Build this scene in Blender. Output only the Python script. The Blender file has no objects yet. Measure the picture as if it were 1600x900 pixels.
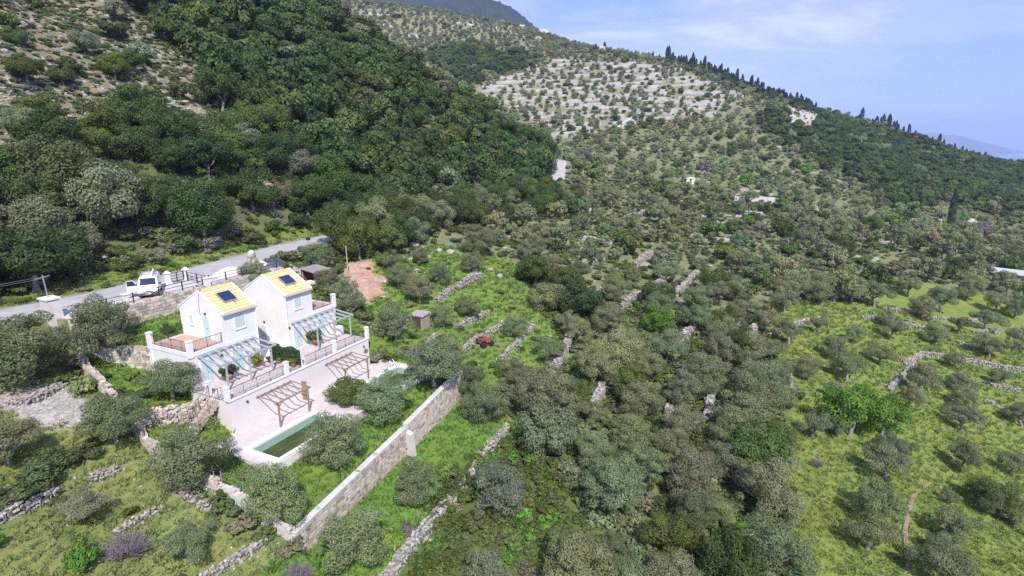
import bpy, math, random
import numpy as np
from mathutils import Vector

random.seed(7); rng = np.random.default_rng(7)
sc = bpy.context.scene
COL = sc.collection

# ------------------------------------------------------------------ camera
F = 888.0                                   # focal length in px of a 1600 px wide frame
PITCH = math.radians(14.5)
cp, sp = math.cos(PITCH), math.sin(PITCH)
cam_d = bpy.data.cameras.new('camera'); cam = bpy.data.objects.new('camera', cam_d); COL.objects.link(cam)
cam_d.sensor_width = 36.0; cam_d.lens = 36.0 * F / 1600.0
cam_d.clip_start = 0.5; cam_d.clip_end = 90000
cam.location = (0, 0, 0); cam.rotation_euler = (math.pi / 2 - PITCH, 0, 0)
sc.camera = cam

# ------------------------------------------------------------------ world, sun, exposure
SUN_AZ = math.radians(166); SUN_EL = math.radians(47)      # azimuth from +Y clockwise
w = bpy.data.worlds.new('World'); sc.world = w; w.use_nodes = True
nt = w.node_tree; nt.nodes.clear()
def wn(t, **k):
    n = nt.nodes.new(t)
    for a, b in k.items(): setattr(n, a, b)
    return n
sky = wn('ShaderNodeTexSky', sky_type='NISHITA', sun_disc=False, sun_elevation=SUN_EL, sun_rotation=SUN_AZ,
         altitude=150, air_density=1.0, dust_density=0.5, ozone_density=3.0)
tc = wn('ShaderNodeTexCoord'); mp = wn('ShaderNodeMapping'); mp.inputs['Scale'].default_value = (1.0, 1.0, 4.2)
mp.inputs['Location'].default_value = (1.9, 4.4, 3.1)
nz = wn('ShaderNodeTexNoise'); nz.inputs['Scale'].default_value = 1.7; nz.inputs['Detail'].default_value = 7; nz.inputs['Roughness'].default_value = 0.58
nz.inputs['Distortion'].default_value = 0.35
rp = wn('ShaderNodeValToRGB'); rp.color_ramp.elements[0].position = 0.40; rp.color_ramp.elements[1].position = 0.68
rp.color_ramp.interpolation = 'EASE'
mx = wn('ShaderNodeMixRGB'); mx.inputs[0].default_value = 0.80
rp.color_ramp.elements[0].color = (1.1, 1.7, 3.5, 1); rp.color_ramp.elements[1].color = (3.6, 3.4, 4.1, 1)
e_ = rp.color_ramp.elements.new(0.53); e_.color = (1.85, 2.15, 3.75, 1)
bg = wn('ShaderNodeBackground'); bg.inputs['Strength'].default_value = 0.125
wo = wn('ShaderNodeOutputWorld')
L = nt.links.new
L(tc.outputs['Generated'], mp.inputs['Vector']); L(mp.outputs[0], nz.inputs['Vector']); L(nz.outputs['Fac'], rp.inputs[0])
L(rp.outputs[0], mx.inputs[2]); L(sky.outputs[0], mx.inputs[1])
L(mx.outputs[0], bg.inputs['Color']); L(bg.outputs[0], wo.inputs['Surface'])

sd = bpy.data.lights.new('sun', 'SUN'); sun = bpy.data.objects.new('sun', sd); COL.objects.link(sun)
sd.energy = 2.9; sd.angle = math.radians(0.6); sd.color = (1.0, 0.955, 0.90)
sdir = Vector((math.sin(SUN_AZ) * math.cos(SUN_EL), math.cos(SUN_AZ) * math.cos(SUN_EL), math.sin(SUN_EL)))
sun.rotation_euler = sdir.to_track_quat('Z', 'Y').to_euler(); sun.location = sdir * 200

sc.view_settings.view_transform = 'Standard'; sc.view_settings.look = 'None'
sc.view_settings.gamma = 1.0; sc.view_settings.use_curve_mapping = False
sc.view_settings.exposure = 1.06
sc.cycles.max_bounces = 6; sc.cycles.diffuse_bounces = 3; sc.cycles.transmission_bounces = 4; sc.cycles.glossy_bounces = 2
sc.cycles.volume_bounces = 2
sc.cycles.use_denoising = False

# ------------------------------------------------------------------ tagging helpers
def tag(o, label=None, cat=None, group=None, kind=None):
    if label: o['label'] = label
    if cat: o['category'] = cat
    if group: o['group'] = group
    if kind: o['kind'] = kind
    return o

# ------------------------------------------------------------------ materials
def new_mat(name):
    m = bpy.data.materials.new(name); m.use_nodes = True
    n = m.node_tree; n.nodes.clear()
    return m, n
def mat(name, c1, c2=None, scale=2.0, rough=0.85, bump=0.0, bscale=None, metal=0.0, spec=0.3, c3=None, detail=6, bdist=0.05):
    m, n = new_mat(name)
    b = n.nodes.new('ShaderNodeBsdfPrincipled'); o = n.nodes.new('ShaderNodeOutputMaterial')
    b.inputs['Roughness'].default_value = rough; b.inputs['Metallic'].default_value = metal
    b.inputs['Specular IOR Level'].default_value = spec
    l = n.links.new; l(b.outputs[0], o.inputs['Surface'])
    t = n.nodes.new('ShaderNodeTexCoord')
    if c2 is None: b.inputs['Base Color'].default_value = (*c1, 1)
    else:
        x = n.nodes.new('ShaderNodeTexNoise'); x.inputs['Scale'].default_value = scale; x.inputs['Detail'].default_value = detail
        x.inputs['Roughness'].default_value = 0.65
        r = n.nodes.new('ShaderNodeValToRGB'); r.color_ramp.elements[0].position = 0.32; r.color_ramp.elements[1].position = 0.68
        r.color_ramp.elements[0].color = (*c1, 1); r.color_ramp.elements[1].color = (*c2, 1)
        if c3 is not None:
            e = r.color_ramp.elements.new(0.5); e.color = (*c3, 1)
        l(t.outputs['Object'], x.inputs['Vector']); l(x.outputs['Fac'], r.inputs[0]); l(r.outputs[0], b.inputs['Base Color'])
    if bump:
        x2 = n.nodes.new('ShaderNodeTexNoise'); x2.inputs['Scale'].default_value = bscale or scale * 4; x2.inputs['Detail'].default_value = 4
        bp = n.nodes.new('ShaderNodeBump'); bp.inputs['Strength'].default_value = bump; bp.inputs['Distance'].default_value = bdist
        l(t.outputs['Object'], x2.inputs['Vector']); l(x2.outputs['Fac'], bp.inputs['Height']); l(bp.outputs[0], b.inputs['Normal'])
    return m
def stone_mat(*a, **k):
    m = mat(*a, **k); n = m.node_tree; b = n.nodes['Principled BSDF']; src = b.inputs['Base Color'].links[0].from_socket
    at_ = n.nodes.new('ShaderNodeAttribute'); at_.attribute_name = 'tone'
    r = n.nodes.new('ShaderNodeValToRGB'); r.color_ramp.elements[0].color = (0.62, 0.60, 0.60, 1); r.color_ramp.elements[1].color = (1.22, 1.20, 1.17, 1)
    e = r.color_ramp.elements.new(0.5); e.color = (1.0, 0.97, 0.93, 1)
    x = n.nodes.new('ShaderNodeMixRGB'); x.blend_type = 'MULTIPLY'; x.inputs[0].default_value = 1
    n.links.new(at_.outputs['Fac'], r.inputs[0]); n.links.new(src, x.inputs[1]); n.links.new(r.outputs[0], x.inputs[2]); n.links.new(x.outputs[0], b.inputs['Base Color'])
    return m
M = {}
M['plaster'] = mat('white_plaster', (0.71, 0.68, 0.645), (0.79, 0.76, 0.725), 0.8, 0.9, 0.05, 20)
M['cream'] = mat('cream_plaster', (0.68, 0.62, 0.585), (0.75, 0.70, 0.665), 0.6, 0.9, 0.05, 20)
M['trim'] = mat('white_trim', (0.80, 0.78, 0.75), None, 1, 0.8)
M['shutter'] = mat('aqua_shutter_paint', (0.47, 0.60, 0.59), (0.54, 0.66, 0.65), 3, 0.6)
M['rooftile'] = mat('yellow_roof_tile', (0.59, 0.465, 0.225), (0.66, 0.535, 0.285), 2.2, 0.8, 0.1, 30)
M['rooftile2'] = mat('pale_yellow_roof_tile', (0.63, 0.515, 0.275), (0.70, 0.585, 0.345), 2.2, 0.8, 0.1, 30)  # slightly paler tile tone for every second course, so the rows read as stripes
M['gutter'] = mat('grey_gutter', (0.42, 0.42, 0.47), None, 1, 0.5)
M['panel'] = mat('solar_glass', (0.012, 0.022, 0.07), (0.02, 0.035, 0.10), 4, 0.12, spec=0.6)
M['alu'] = mat('aluminium', (0.55, 0.55, 0.58), None, 1, 0.4, metal=0.8)
M['terracotta'] = mat('terracotta_deck', (0.44, 0.285, 0.22), (0.54, 0.37, 0.30), 2.5, 0.85, 0.1, 20)
M['paving'] = mat('pale_pink_paving', (0.50, 0.435, 0.42), (0.61, 0.55, 0.53), 1.3, 0.85, 0.08, 25)
M['grout'] = mat('paving_joint', (0.26, 0.225, 0.21), None, 1, 0.95)
M['bluesteel'] = mat('blue_grey_steel', (0.34, 0.365, 0.385), (0.41, 0.435, 0.45), 3, 0.55)
M['wood'] = mat('brown_pergola_timber', (0.25, 0.17, 0.125), (0.34, 0.245, 0.19), 4, 0.8)
M['oldwood'] = mat('weathered_wood', (0.42, 0.30, 0.19), (0.52, 0.40, 0.28), 4, 0.9)
M['iron'] = mat('dark_iron', (0.045, 0.038, 0.04), None, 1, 0.6)
M['galv'] = mat('galvanised_steel', (0.34, 0.36, 0.38), None, 1, 0.5, metal=0.4)
M['stone'] = stone_mat('limestone', (0.26, 0.235, 0.215), (0.48, 0.455, 0.43), 3.3, 0.95, 0.5, 12, c3=(0.36, 0.33, 0.31))
M['stonewarm'] = stone_mat('warm_wall_stone', (0.38, 0.33, 0.28), (0.62, 0.56, 0.49), 2.6, 0.95, 0.5, 12, c3=(0.52, 0.46, 0.40))
M['mortar'] = mat('pale_mortar', (0.50, 0.455, 0.42), (0.62, 0.58, 0.54), 2, 0.95, 0.4, 9)
M['rubblecore'] = mat('rubble_fill', (0.17, 0.145, 0.125), (0.30, 0.265, 0.235), 5, 0.95, 0.6, 12)
M['concrete'] = mat('pale_concrete', (0.48, 0.455, 0.43), (0.62, 0.595, 0.57), 1.5, 0.9, 0.2, 12)
M['asphalt'] = mat('worn_asphalt', (0.33, 0.315, 0.315), (0.46, 0.44, 0.435), 0.5, 0.9, 0.15, 30)
M['apron'] = mat('pale_roadside_concrete', (0.46, 0.435, 0.42), (0.58, 0.55, 0.53), 0.7, 0.92, 0.2, 18)
M['van'] = mat('white_car_paint', (0.80, 0.80, 0.80), None, 1, 0.3, spec=0.5)
M['glass'] = mat('dark_glass', (0.03, 0.04, 0.055), None, 1, 0.06, spec=0.7)
M['black'] = mat('black_rubber', (0.025, 0.025, 0.027), None, 1, 0.7)
M['grey'] = mat('grey_plastic', (0.12, 0.12, 0.13), None, 1, 0.6)
M['lamp'] = mat('headlight_lens', (0.65, 0.66, 0.68), None, 1, 0.1, spec=0.7)
M['red'] = mat('faded_red_paint', (0.36, 0.07, 0.045), (0.26, 0.09, 0.06), 5, 0.65)
M['orange'] = mat('orange_paint', (0.55, 0.20, 0.05), None, 1, 0.6)
M['sand'] = mat('white_gravel', (0.58, 0.55, 0.52), (0.78, 0.755, 0.73), 5, 0.95, 0.8, 14)
M['rubblegrey'] = mat('grey_rubble', (0.25, 0.23, 0.22), (0.55, 0.52, 0.50), 6, 0.95, 0.9, 9, bdist=0.2)
M['terrstone'] = mat('terrace_stone', (0.34, 0.32, 0.30), (0.52, 0.49, 0.46), 0.15, 0.95)
M['redearth'] = mat('red_earth', (0.36, 0.25, 0.195), (0.54, 0.44, 0.38), 1.8, 0.98, 0.9, 6, c3=(0.43, 0.27, 0.20), bdist=0.2)
M['tarp'] = mat('blue_black_tarp', (0.05, 0.06, 0.10), (0.09, 0.10, 0.15), 3, 0.5, 0.5, 5)
M['pot'] = mat('terracotta_pot', (0.42, 0.19, 0.10), None, 1, 0.85)
M['net'] = mat('green_mesh_screen', (0.03, 0.075, 0.05), (0.05, 0.11, 0.07), 6, 0.8)
M['poolwall'] = mat('pale_aqua_pool_lining', (0.27, 0.41, 0.34), (0.34, 0.48, 0.41), 1.2, 0.6)
M['bark'] = mat('grey_bark', (0.20, 0.175, 0.165), (0.33, 0.30, 0.285), 5, 0.95, 0.6, 10)
M['deadwood'] = mat('bare_twig', (0.155, 0.125, 0.135), (0.23, 0.19, 0.20), 5, 0.95)
M['darkcloth'] = mat('dark_slate_gravel', (0.065, 0.055, 0.07), (0.11, 0.095, 0.115), 6, 0.95, 0.6, 20)
M['farwhite'] = mat('far_house_wall', (0.72, 0.68, 0.65), (0.78, 0.75, 0.71), 1, 0.9)
M['farroof'] = mat('far_house_roof', (0.50, 0.40, 0.36), (0.58, 0.49, 0.45), 1, 0.9)
M['greyroof'] = mat('grey_sheet_roof', (0.42, 0.42, 0.44), (0.50, 0.50, 0.52), 1, 0.6)
M['steptile'] = mat('tan_step_tile', (0.40, 0.315, 0.26), (0.50, 0.42, 0.36), 3, .85)
M['sea'] = mat('sea_water', (0.02, 0.09, 0.22), None, 1, 0.15, spec=0.5, bump=0.3, bscale=0.02)
M['farland'] = mat('distant_hill_scrub', (0.06, 0.075, 0.05), (0.13, 0.125, 0.10), 0.002, 1.0, detail=10)
M['mountain'] = mat('mountain_forest', (0.012, 0.022, 0.018), (0.028, 0.040, 0.030), 0.02, 1.0, 1.0, 0.06, detail=10, bdist=8)  # cloud shade over the forest is put into this darkened base colour

def leaf_mat(name, c, v=0.35, trans=0.36, gloss=0.015, yel=0.15):
    m, n = new_mat(name); l = n.links.new
    att = n.nodes.new('ShaderNodeAttribute'); att.attribute_type = 'INSTANCER'; att.attribute_name = 'color'
    lf = n.nodes.new('ShaderNodeAttribute'); lf.attribute_type = 'GEOMETRY'; lf.attribute_name = 'tone'
    base = n.nodes.new('ShaderNodeMixRGB'); base.blend_type = 'MULTIPLY'; base.inputs[0].default_value = 1; base.inputs[1].default_value = (*c, 1)
    l(att.outputs['Color'], base.inputs[2])
    hsv = n.nodes.new('ShaderNodeHueSaturation')
    mr = n.nodes.new('ShaderNodeMapRange'); mr.inputs['To Min'].default_value = 1 - v; mr.inputs['To Max'].default_value = 1 + v
    l(lf.outputs['Fac'], mr.inputs['Value']); l(mr.outputs[0], hsv.inputs['Value']); l(base.outputs[0], hsv.inputs['Color'])
    mh = n.nodes.new('ShaderNodeMapRange'); mh.inputs['To Min'].default_value = 0.5 + 0.03 * yel * 6; mh.inputs['To Max'].default_value = 0.5 - 0.03 * yel * 6
    l(lf.outputs['Fac'], mh.inputs['Value']); l(mh.outputs[0], hsv.inputs['Hue'])
    d = n.nodes.new('ShaderNodeBsdfDiffuse'); t = n.nodes.new('ShaderNodeBsdfTranslucent'); a = n.nodes.new('ShaderNodeMixShader'); a.inputs[0].default_value = trans
    g = n.nodes.new('ShaderNodeBsdfGlossy'); g.inputs['Roughness'].default_value = 0.6; g.inputs['Color'].default_value = (0.8, 0.85, 0.85, 1)
    b = n.nodes.new('ShaderNodeMixShader'); b.inputs[0].default_value = gloss
    o = n.nodes.new('ShaderNodeOutputMaterial')
    l(hsv.outputs[0], d.inputs['Color']); l(hsv.outputs[0], t.inputs['Color'])
    l(d.outputs[0], a.inputs[1]); l(t.outputs[0], a.inputs[2]); l(a.outputs[0], b.inputs[1]); l(g.outputs[0], b.inputs[2]); l(b.outputs[0], o.inputs['Surface'])
    return m
M['leaf'] = leaf_mat('leaf', (1, 1, 1))
M['grassleaf'] = leaf_mat('grass_blade', (1, 1, 1), v=0.18, trans=0.35, gloss=0.02)
M['flower'] = leaf_mat('yellow_flower', (1, 1, 1), v=0.2, trans=0.2, gloss=0.0)

# ------------------------------------------------------------------ frames and terrain
def ray(x, y):
    a = (x - 800) / F; b = (450 - y) / F
    return np.array([a, cp + b * sp, -sp + b * cp])
def proj(x, y, z):
    d = y * cp - z * sp; b = y * sp + z * cp
    return 800 + F * x / d, 450 - F * b / d, d
HAZ = math.radians(26)
U = np.array([math.sin(HAZ), math.cos(HAZ)]); V = np.array([math.cos(HAZ), -math.sin(HAZ)])   # along the terrace / out from it
A0 = np.array([-22.345, 41.170])
T0, T1, T2, RZ = -22.9, -19.9, -16.9, -14.6       # pool deck, terrace, upper deck, road
def W(u, v, z=0.0):
    q = A0 + u * U + v * V
    return np.array([q[0], q[1], z])
def UV(x, y):
    dx = np.asarray(x) - A0[0]; dy = np.asarray(y) - A0[1]
    return dx * U[0] + dy * U[1], dx * V[0] + dy * V[1]

A23 = math.radians(23); U3 = np.array([math.sin(A23), math.cos(A23)]); V3 = np.array([math.cos(A23), -math.sin(A23)])
CPT = []
for u_ in (-30, 0, 30, 60, 90):
    for v_, z_ in zip([-140, -110, -85, -66, -60, -53, -37, -29.5, -24, 13, 60, 120],
                      [34, 16, 0, -14.0, -14.6, -16.7, -21.3, -24.4, -26.0, -31.5, -38.5, -47]):
        q_ = u_ * U3 + v_ * V3
        CPT.append((q_[0], q_[1], z_ + (0.035 * max(0, u_ - 60) if v_ > -60 else 0)))
for px, py, d in [(300,250,84),(450,250,105),(600,250,135),(700,250,165),(800,275,188),(0,0,112),(250,0,135),(400,10,168),(500,15,196),
    (600,85,205),(740,168,215),(850,240,222),(600,352,107),(866,290,200),(866,245,285),(1000,330,178),(1000,250,275),(900,250,268),(950,200,330),(900,130,430),
    (1040,103,480),(1160,150,450),(1100,180,400),(1250,260,320),(1250,200,400),(1400,250,400),(1500,275,440),(1600,300,420),(1600,350,270),(1600,400,175),(1310,400,150),(1500,400,165),
    (1362,360,195),(1480,362,225),(1570,428,158),(1600,273,520),(1430,218,520),(1340,192,520),(1260,172,530),(1150,138,560),(1030,105,600),(900,72,680),(840,52,720),(700,25,800),(560,10,850),
    (640,60,600),(700,100,480),(760,130,430),(800,165,380),(850,205,330),(1050,380,140),(900,380,130),(750,360,122),(1200,330,210),(1200,400,140)]:
    CPT.append(tuple(ray(px, py) * d))
for px, d, z in [(560,330,18),(700,290,0),(450,350,45),(300,330,90),(100,250,95),(-200,200,80),(-300,120,40),(-400,60,5),(820,260,-8),(640,250,6),(520,250,38),(380,250,60),(200,200,62),
    (1700,520,-28),(1800,300,-50),(1900,150,-45),(2000,60,-42),(1800,700,-40),(1600,700,-45),(1430,760,-25),(1260,780,5),(1030,850,45),(840,950,100),(700,1100,160),(500,1100,220),(300,800,220),(0,500,200)]:
    r_ = ray(px, 230) * d; CPT.append((r_[0], r_[1], z))
CPT = np.array(CPT); SS = 100.0
def tps(r2): return 0.5 * r2 * np.log(r2 + 1e-9)
XC = CPT[:, :2] / SS; NC = len(CPT)
_K = tps(((XC[:, None] - XC[None]) ** 2).sum(-1)) + np.eye(NC) * 1e-4
_P = np.c_[np.ones(NC), XC]
SOL = np.linalg.solve(np.block([[_K, _P], [_P.T, np.zeros((3, 3))]]), np.r_[CPT[:, 2], 0, 0, 0])
def hz0(x, y):
    q = np.stack([np.ravel(x), np.ravel(y)], -1) / SS
    out = np.empty(len(q))
    for i in range(0, len(q), 20000):
        a = q[i:i + 20000]
        r2 = (a[:, 0:1] - XC[None, :, 0]) ** 2 + (a[:, 1:2] - XC[None, :, 1]) ** 2
        out[i:i + 20000] = tps(r2) @ SOL[:NC] + SOL[NC] + a @ SOL[NC + 1:]
    return out.reshape(np.shape(x))
def sst(a, b, x):
    t = np.clip((x - a) / (b - a), 0, 1); return t * t * (3 - 2 * t)
# smooth value noise from summed sines (plan coordinates, metres)
_ph = rng.uniform(0, 6.28, (40, 2)); _dr = rng.uniform(0, 6.28, 40)
def wav(x, y, L0, n=6, k=0):
    s = 0
    for i in range(n):
        a = _dr[(k * 7 + i) % 40]; f = 6.283 / L0 * (1 + 0.37 * i)
        s = s + np.sin(f * (x * math.cos(a) + y * math.sin(a)) + _ph[(k * 5 + i) % 40, 0]) / (1 + 0.3 * i)
    return s / (0.55 * n)
ROADP = np.array([(-61.0, 25.0), (-51.0, 37.5), (-42.1, 48.9), (-38.9, 54.5), (-36.6, 61.2), (-30.8, 82.5), (-26.4, 91.0), (-14, 127), (1, 163), (15.5, 199), (19, 230), (21.5, 262), (22.5, 276)])
def seg_dist(x, y, P):
    x = np.asarray(x, float); y = np.asarray(y, float)
    best = np.full(x.shape, 1e9); tt = np.zeros(x.shape)
    for i in range(len(P) - 1):
        ax, ay = P[i]; bx, by = P[i + 1]; dx, dy = bx - ax, by - ay
        t = np.clip(((x - ax) * dx + (y - ay) * dy) / (dx * dx + dy * dy), 0, 1)
        d = np.hypot(x - ax - t * dx, y - ay - t * dy)
        m = d < best; best = np.where(m, d, best); tt = np.where(m, i + t, tt)
    return best, tt
_rz = hz0(ROADP[:, 0], ROADP[:, 1]); _rz[:7] = RZ; _rz[7] = -15.0; _rz[8] = -15.2
def road_z(t): return np.interp(t, np.arange(len(ROADP)), _rz)
def interp(v, a, b): return np.interp(v, a, b)
def plot_left(v): return np.interp(v, [-19.3, -16.1, -9, -2.7, 4.6, 11.2], [-2.6, -2.2, -4.0, -5.0, -5.0, -4.7])
def garden_wall_v(u): return 11.15 - (u + 4.7) * 0.088
def ground(x, y, micro=True):
    x = np.asarray(x, float); y = np.asarray(y, float)
    z = hz0(x, y); r = np.hypot(x, y)
    if micro:
        z = z + 0.16 * wav(x, y, 9, 6, 1) * sst(20, 50, r) + 0.7 * wav(x, y, 34, 6, 2) * sst(60, 160, r) + 2.0 * wav(x, y, 90, 5, 3) * sst(200, 420, r)
        z = z + 0.05 * wav(x, y, 2.3, 6, 0)
    u, v = UV(x, y)
    # shallow farm terraces on the slope right of the plot
    _, v3 = x * U3[0] + y * U3[1], x * V3[0] + y * V3[1]
    # ground outside the left boundary lies a little below the garden
    gl = interp(v, [-19, -15.2, -9.6, -4, -1, 0, 6.6, 11.2], [-17.6, -18.4, -19.3, -20.9, -22.3, -22.7, -23.55, -25.05])
    gb = interp(v, [-15.4, -10, -4.5, 0, 6.6, 11.2], [-16.6, -17.3, -19.6, -22.0, -23.55, -25.05])
    wl = sst(-17, -9, u) * (u < plot_left(v) + .2) * sst(-18, -14, v) * sst(16, 11.5, v); z = z * (1 - wl) + (gl - 0.5 + 0.05 * wav(x, y, 5, 5, 3)) * wl
    ul = -2.15 + (v + 16.1) / 6.1 * 2.55
    left = np.where(v < -10, sst(0.15, -0.15, u - ul), sst(0.55, 0.25, u))
    g = gl * left + gb * (1 - left)
    inb = (u > 0.2) & (u < 16.9) & (v > -10.2) & (v < 0.1); g = np.where(inb, np.minimum(g, T1 - 0.35), g)
    ind = (u > -1.8) & (u < 18.5) & (v > -0.1) & (v < 6.5); g = np.where(ind, np.minimum(g, T0 - 2.0), g)
    pl = plot_left(v)
    wgt = sst(-0.15, 0.15, u - pl) * sst(24.5, 20.0, u) * sst(0.15, -0.15, v - garden_wall_v(u)) * (v > -15.5)
    # low strip outside the garden wall, held by the rubble wall further down
    strip = interp(v, [9, 11.3, 17.5, 19], [-26.6, -26.9, -28.1, -28.6])
    ws = sst(-9, -5.5, u) * sst(30, 19, u) * np.where(u > -4.9, v > garden_wall_v(u) - 0.3, sst(-0.5, 5.0, v - garden_wall_v(u))) * sst(21, 17.5, v)
    z = z * (1 - ws) + strip * ws
    z = z * (1 - wgt) + g * wgt
    # road bench and roadside apron
    d, t = seg_dist(x, y, ROADP); rz = road_z(t)
    wr = sst(6.5, 3.0, d)
    z = z * (1 - wr) + rz * wr
    wa = (u > -3.0) * sst(20.5, 19.5, u) * (v > -24) * (v < -15.45)
    wa = wa * (d > 1.0)
    z = np.where(wa > 0, z * (1 - wa) + RZ * wa, z)
    return z
_ts = np.exp(np.linspace(math.log(14), math.log(1000), 1400))
def at(px, py):
    """point of the ground seen at a photograph pixel"""
    r = ray(px, py); p = r[None] * _ts[:, None]
    g = ground(p[:, 0], p[:, 1], True)
    i = np.argmax(p[:, 2] < g)
    if i == 0: return None, 0.0
    a = p[i - 1, 2] - g[i - 1]; b = p[i, 2] - g[i]
    f = a / (a - b) if a != b else 0
    q = p[i - 1] + (p[i] - p[i - 1]) * f
    return np.array([q[0], q[1], q[2]]), float(proj(*q)[2])
def inpoly(px, py, P):
    px = np.asarray(px, float); py = np.asarray(py, float); c = np.zeros(px.shape, bool); n = len(P)
    for i in range(n):
        x1, y1 = P[i]; x2, y2 = P[(i + 1) % n]
        if y1 == y2: continue
        c ^= ((y1 > py) != (y2 > py)) & (px < (x2 - x1) * (py - y1) / (y2 - y1) + x1)
    return c

# ------------------------------------------------------------------ mesh helpers
def np_mesh(name, verts, quads, mats, mat_idx=None, tone=None, smooth=False):
    me = bpy.data.meshes.new(name)
    verts = np.asarray(verts, np.float32); quads = np.asarray(quads, np.int32)
    k = quads.shape[1]
    me.vertices.add(len(verts)); me.vertices.foreach_set('co', verts.ravel())
    me.loops.add(quads.size); me.loops.foreach_set('vertex_index', quads.ravel())
    me.polygons.add(len(quads)); me.polygons.foreach_set('loop_start', np.arange(0, quads.size, k, dtype=np.int32))
    if mat_idx is not None: me.polygons.foreach_set('material_index', np.asarray(mat_idx, np.int32))
    me.polygons.foreach_set('use_smooth', np.full(len(quads), smooth))
    for m in (mats if isinstance(mats, (list, tuple)) else [mats]): me.materials.append(m)
    me.update(calc_edges=True)
    if tone is not None:
        a = me.attributes.new('tone', 'FLOAT', 'FACE'); a.data.foreach_set('value', np.asarray(tone, np.float32))
    return me
def link(name, me, parent=None, loc=None, rot=None):
    o = bpy.data.objects.new(name, me); COL.objects.link(o)
    if parent is not None: o.parent = parent
    if loc is not None: o.location = loc
    if rot is not None: o.rotation_euler = rot
    return o
BQ = np.array([(0, 3, 2, 1), (4, 5, 6, 7), (0, 1, 5, 4), (1, 2, 6, 5), (2, 3, 7, 6), (3, 0, 4, 7)])
def boxes_np(c, h, yaw, jit=0.0, tilt=0.0):
    c = np.asarray(c, float); h = np.asarray(h, float); n = len(c)
    s = np.array([(-1, -1, -1), (1, -1, -1), (1, 1, -1), (-1, 1, -1), (-1, -1, 1), (1, -1, 1), (1, 1, 1), (-1, 1, 1)], float)
    v = s[None] * h[:, None]
    if jit: v = v * rng.uniform(1 - jit, 1 + jit * 0.3, v.shape)
    if tilt:
        t = rng.normal(0, tilt, n)[:, None]; y, z = v[..., 1].copy(), v[..., 2].copy()
        v[..., 1] = y * np.cos(t) - z * np.sin(t); v[..., 2] = y * np.sin(t) + z * np.cos(t)
        t = rng.normal(0, tilt, n)[:, None]; x, z = v[..., 0].copy(), v[..., 2].copy()
        v[..., 0] = x * np.cos(t) - z * np.sin(t); v[..., 2] = x * np.sin(t) + z * np.cos(t)
    yaw = np.broadcast_to(np.asarray(yaw, float), (n,))[:, None]
    x, y = v[..., 0].copy(), v[..., 1].copy()
    v[..., 0] = x * np.cos(yaw) - y * np.sin(yaw); v[..., 1] = x * np.sin(yaw) + y * np.cos(yaw)
    v = v + c[:, None]
    q = (np.arange(n) * 8)[:, None, None] + BQ[None]
    return v.reshape(-1, 3), q.reshape(-1, 4)
class MB:
    """collects simple shapes, builds ONE mesh object; coordinates minus an origin"""
    def __init__(s): s.v = []; s.f = []
    def add(s, vs, fs):
        b = len(s.v); s.v += [tuple(map(float, p)) for p in vs]; s.f += [tuple(b + i for i in f) for f in fs]; return s
    def box(s, x0, x1, y0, y1, z0, z1):
        return s.add([(x0, y0, z0), (x1, y0, z0), (x1, y1, z0), (x0, y1, z0), (x0, y0, z1), (x1, y0, z1), (x1, y1, z1), (x0, y1, z1)], BQ.tolist())
    def hexa(s, p): return s.add(p, BQ.tolist())
    def bar(s, a, b, w, h, up=(0, 0, 1)):
        a = Vector(a); b = Vector(b); d = (b - a).normalized(); upv = Vector(up)
        if abs(d.dot(upv)) > 0.98: upv = Vector((0, 1, 0))
        sx = d.cross(upv).normalized() * (w / 2); sz = sx.cross(d).normalized() * (h / 2)
        return s.add([a - sx - sz, a + sx - sz, b + sx - sz, b - sx - sz, a - sx + sz, a + sx + sz, b + sx + sz, b - sx + sz], BQ.tolist())
    def tube(s, pts, rad, n=7, cap=True):
        pts = [Vector(p) for p in pts]; rings = []
        if not hasattr(rad, '__len__'): rad = [rad] * len(pts)
        b0 = len(s.v)
        for i, p in enumerate(pts):
            d = (pts[min(i + 1, len(pts) - 1)] - pts[max(i - 1, 0)]).normalized()
            a = d.cross(Vector((0.13, 0.31, 0.94)) if abs(d.z) < 0.9 else Vector((1, 0, 0))).normalized(); b = d.cross(a)
            for k in range(n):
                t = 2 * math.pi * k / n
                s.v.append(tuple(p + (a * math.cos(t) + b * math.sin(t)) * rad[i]))
        for i in range(len(pts) - 1):
            for k in range(n):
                s.f.append((b0 + i * n + k, b0 + i * n + (k + 1) % n, b0 + (i + 1) * n + (k + 1) % n, b0 + (i + 1) * n + k))
        if cap:
            s.f.append(tuple(b0 + k for k in range(n))[::-1]); s.f.append(tuple(b0 + (len(pts) - 1) * n + k for k in range(n)))
        return s
    def mesh(s, name, m, origin=(0, 0, 0), smooth=False):
        me = bpy.data.meshes.new(name)
        me.from_pydata([(p[0] - origin[0], p[1] - origin[1], p[2] - origin[2]) for p in s.v], [], s.f)
        me.materials.append(m)
        if smooth: me.polygons.foreach_set('use_smooth', [True] * len(me.polygons))
        me.update(); return me
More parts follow.
